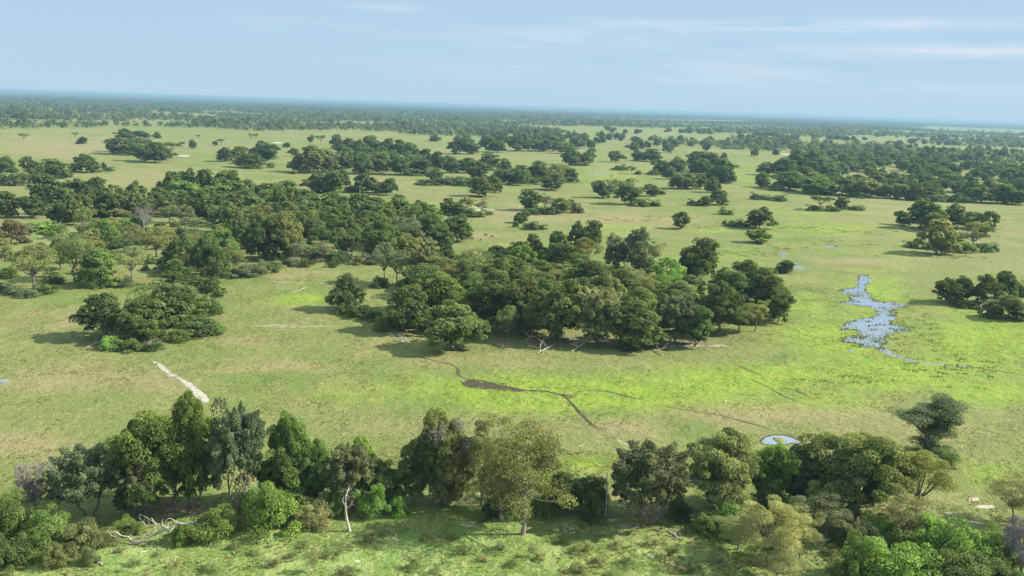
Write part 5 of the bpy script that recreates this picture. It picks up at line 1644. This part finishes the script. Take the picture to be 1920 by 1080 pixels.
def animal(kind, color, spots, group, cat):
    me, rad = animal_mesh(kind)
    t = NT(kind + '_coat')
    p = t.n.new('ShaderNodeBsdfPrincipled')
    t.l.new(t.mix(t.ramp(t.noise(t.coord(), 3.0), .4, .6), color, tuple(c * 1.35 for c in color)), p.inputs['Base Color'])
    p.inputs['Roughness'].default_value = .8
    t.l.new(p.outputs[0], t.out.inputs['Surface'])
    src = bpy.data.objects.new(kind, me)
    COL.objects.link(src)
    sk = src.modifiers.new('skin', 'SKIN')
    lay = me.skin_vertices[0] if me.skin_vertices else None
    if lay is None:
        me.attributes.new
    src.modifiers.new('smooth', 'SUBSURF').levels = 1
    if me.skin_vertices:
        for sv, r in zip(me.skin_vertices[0].data, rad):
            sv.radius = (r, r)
        me.skin_vertices[0].data[0].use_root = True
    bpy.context.view_layer.update()
    dg = bpy.context.evaluated_depsgraph_get()
    solid = bpy.data.meshes.new_from_object(src.evaluated_get(dg))
    solid.materials.clear()
    solid.materials.append(t.m)
    bpy.data.objects.remove(src)
    for (x, y, rot, sc, label) in spots:
        o = bpy.data.objects.new(kind, solid)
        link(o)
        o.location = ground(x, y)
        o.rotation_euler = (0, 0, R(rot))
        o.scale = (sc,) * 3
        o['label'] = label
        o['category'] = cat
        o['group'] = group
    return solid


animal('antelope', (.055, .045, .03), [
    (872, 450, 185, 1.15, 'dark grazing antelope closest to the woodland tip'), (887, 450, 160, .95, 'small dark antelope second from the woodland tip'),
    (901.5, 451, 80, .95, 'antelope seen end-on in the middle of the grazing herd'), (910, 443, -25, 1.1, 'dark antelope grazing uphill of the herd, head down to the right'),
    (922, 447, -20, 1.1, 'dark antelope grazing farthest out from the woodland tip')], 'antelopes grazing off the tip of the left woodland', 'antelope')
animal('egret', (.70, .70, .66), [(1523, 596, 30, 1.3, 'white egret standing on the green marsh left of the pool'), (1360, 755, 200, 1.3, 'white egret on the bright grass above the round pond')], 'white birds on the marsh', 'bird')

# ------------------------------------------------------------------ labels: look first, then place in the group
ORD = ['', 'second ', 'third ', 'fourth ', 'fifth ', 'sixth ', 'seventh ', 'eighth ', 'ninth ', 'tenth ', 'eleventh ', 'twelfth ', 'thirteenth ', 'fourteenth ', 'fifteenth ', 'sixteenth ', 'seventeenth ', 'eighteenth ', 'nineteenth ', 'twentieth ']
KIND_SHORT = {'R': 'round tree', 'O': 'feathery tree', 'P': 'plumed tree', 'A': 'airy open tree', 'U': 'flat-topped tree', 'B': 'leafy bush', 'S': 'low shrub'}
by_cl = {}
for q in PLACED:
    if q['cl']:
        q['o']['group'] = CLUSTER[q['cl']][1]
        if not q['label']:
            by_cl.setdefault(q['cl'], []).append(q)
    elif 'label' not in q['o']:
        q['o']['label'] = KIND_SHORT[q['kind']]
for key, qs in by_cl.items():
    phrase = CLUSTER[key][0]
    trees = [q['h'] for q in qs if q['kind'] not in 'BS'] or [1]
    med = sorted(trees)[len(trees) // 2]
    bush = sorted([q['h'] for q in qs if q['kind'] in 'BS'] or [1])
    bmed = bush[len(bush) // 2]
    sets = {}
    for q in qs:
        ref = bmed if q['kind'] in 'BS' else med
        size = 'tall ' if q['h'] > ref * 1.12 else 'small ' if q['h'] < ref * .85 else ''
        if not size:
            size = 'broad ' if q['w'] > q['h'] * 1.12 else 'slim ' if q['w'] < q['h'] * .72 else ''
        q['look'] = size + LEAF[q['color']][1] + ' ' + KIND_SHORT[q['kind']]
        sets.setdefault(q['look'], []).append(q)
    for look, ss in sets.items():
        ss.sort(key=lambda q: q['x'])
        n = len(ss)
        for i, q in enumerate(ss):
            if n == 1:
                lab = f'{look} in {phrase}'
            elif i < (n + 1) // 2:
                lab = f'{ORD[i]}leftmost {look} in {phrase}' if i < len(ORD) else None
            else:
                lab = f'{ORD[n - 1 - i]}rightmost {look} in {phrase}' if n - 1 - i < len(ORD) else None
            q['o']['label'] = lab or f'{look} in {phrase}'

# ------------------------------------------------------------------ haze: one box of even air
def build_haze():
    me = bpy.data.meshes.new('haze')
    X, z0, z1 = 46500.0, -3.0, 64.0
    v = [(-X, -X, z0), (X, -X, z0), (X, X, z0), (-X, X, z0), (-X, -X, z1), (X, -X, z1), (X, X, z1), (-X, X, z1)]
    me.from_pydata(v, [], [(3, 2, 1, 0), (4, 5, 6, 7), (0, 1, 5, 4), (1, 2, 6, 5), (2, 3, 7, 6), (3, 0, 4, 7)])
    t = NT('haze')
    vol = t.n.new('ShaderNodeVolumePrincipled')
    vol.inputs['Color'].default_value = (.30, .47, .64, 1)
    vol.inputs['Density'].default_value = 1.1e-4
    vol.inputs['Anisotropy'].default_value = 0.1
    t.l.new(vol.outputs[0], t.out.inputs['Volume'])
    me.materials.append(t.m)
    struct('haze', me, 'stuff')


build_haze()
print('things', len(PLACED), {k: sum(q['kind'] == k for q in PLACED) for k in 'ROPAUBS'})
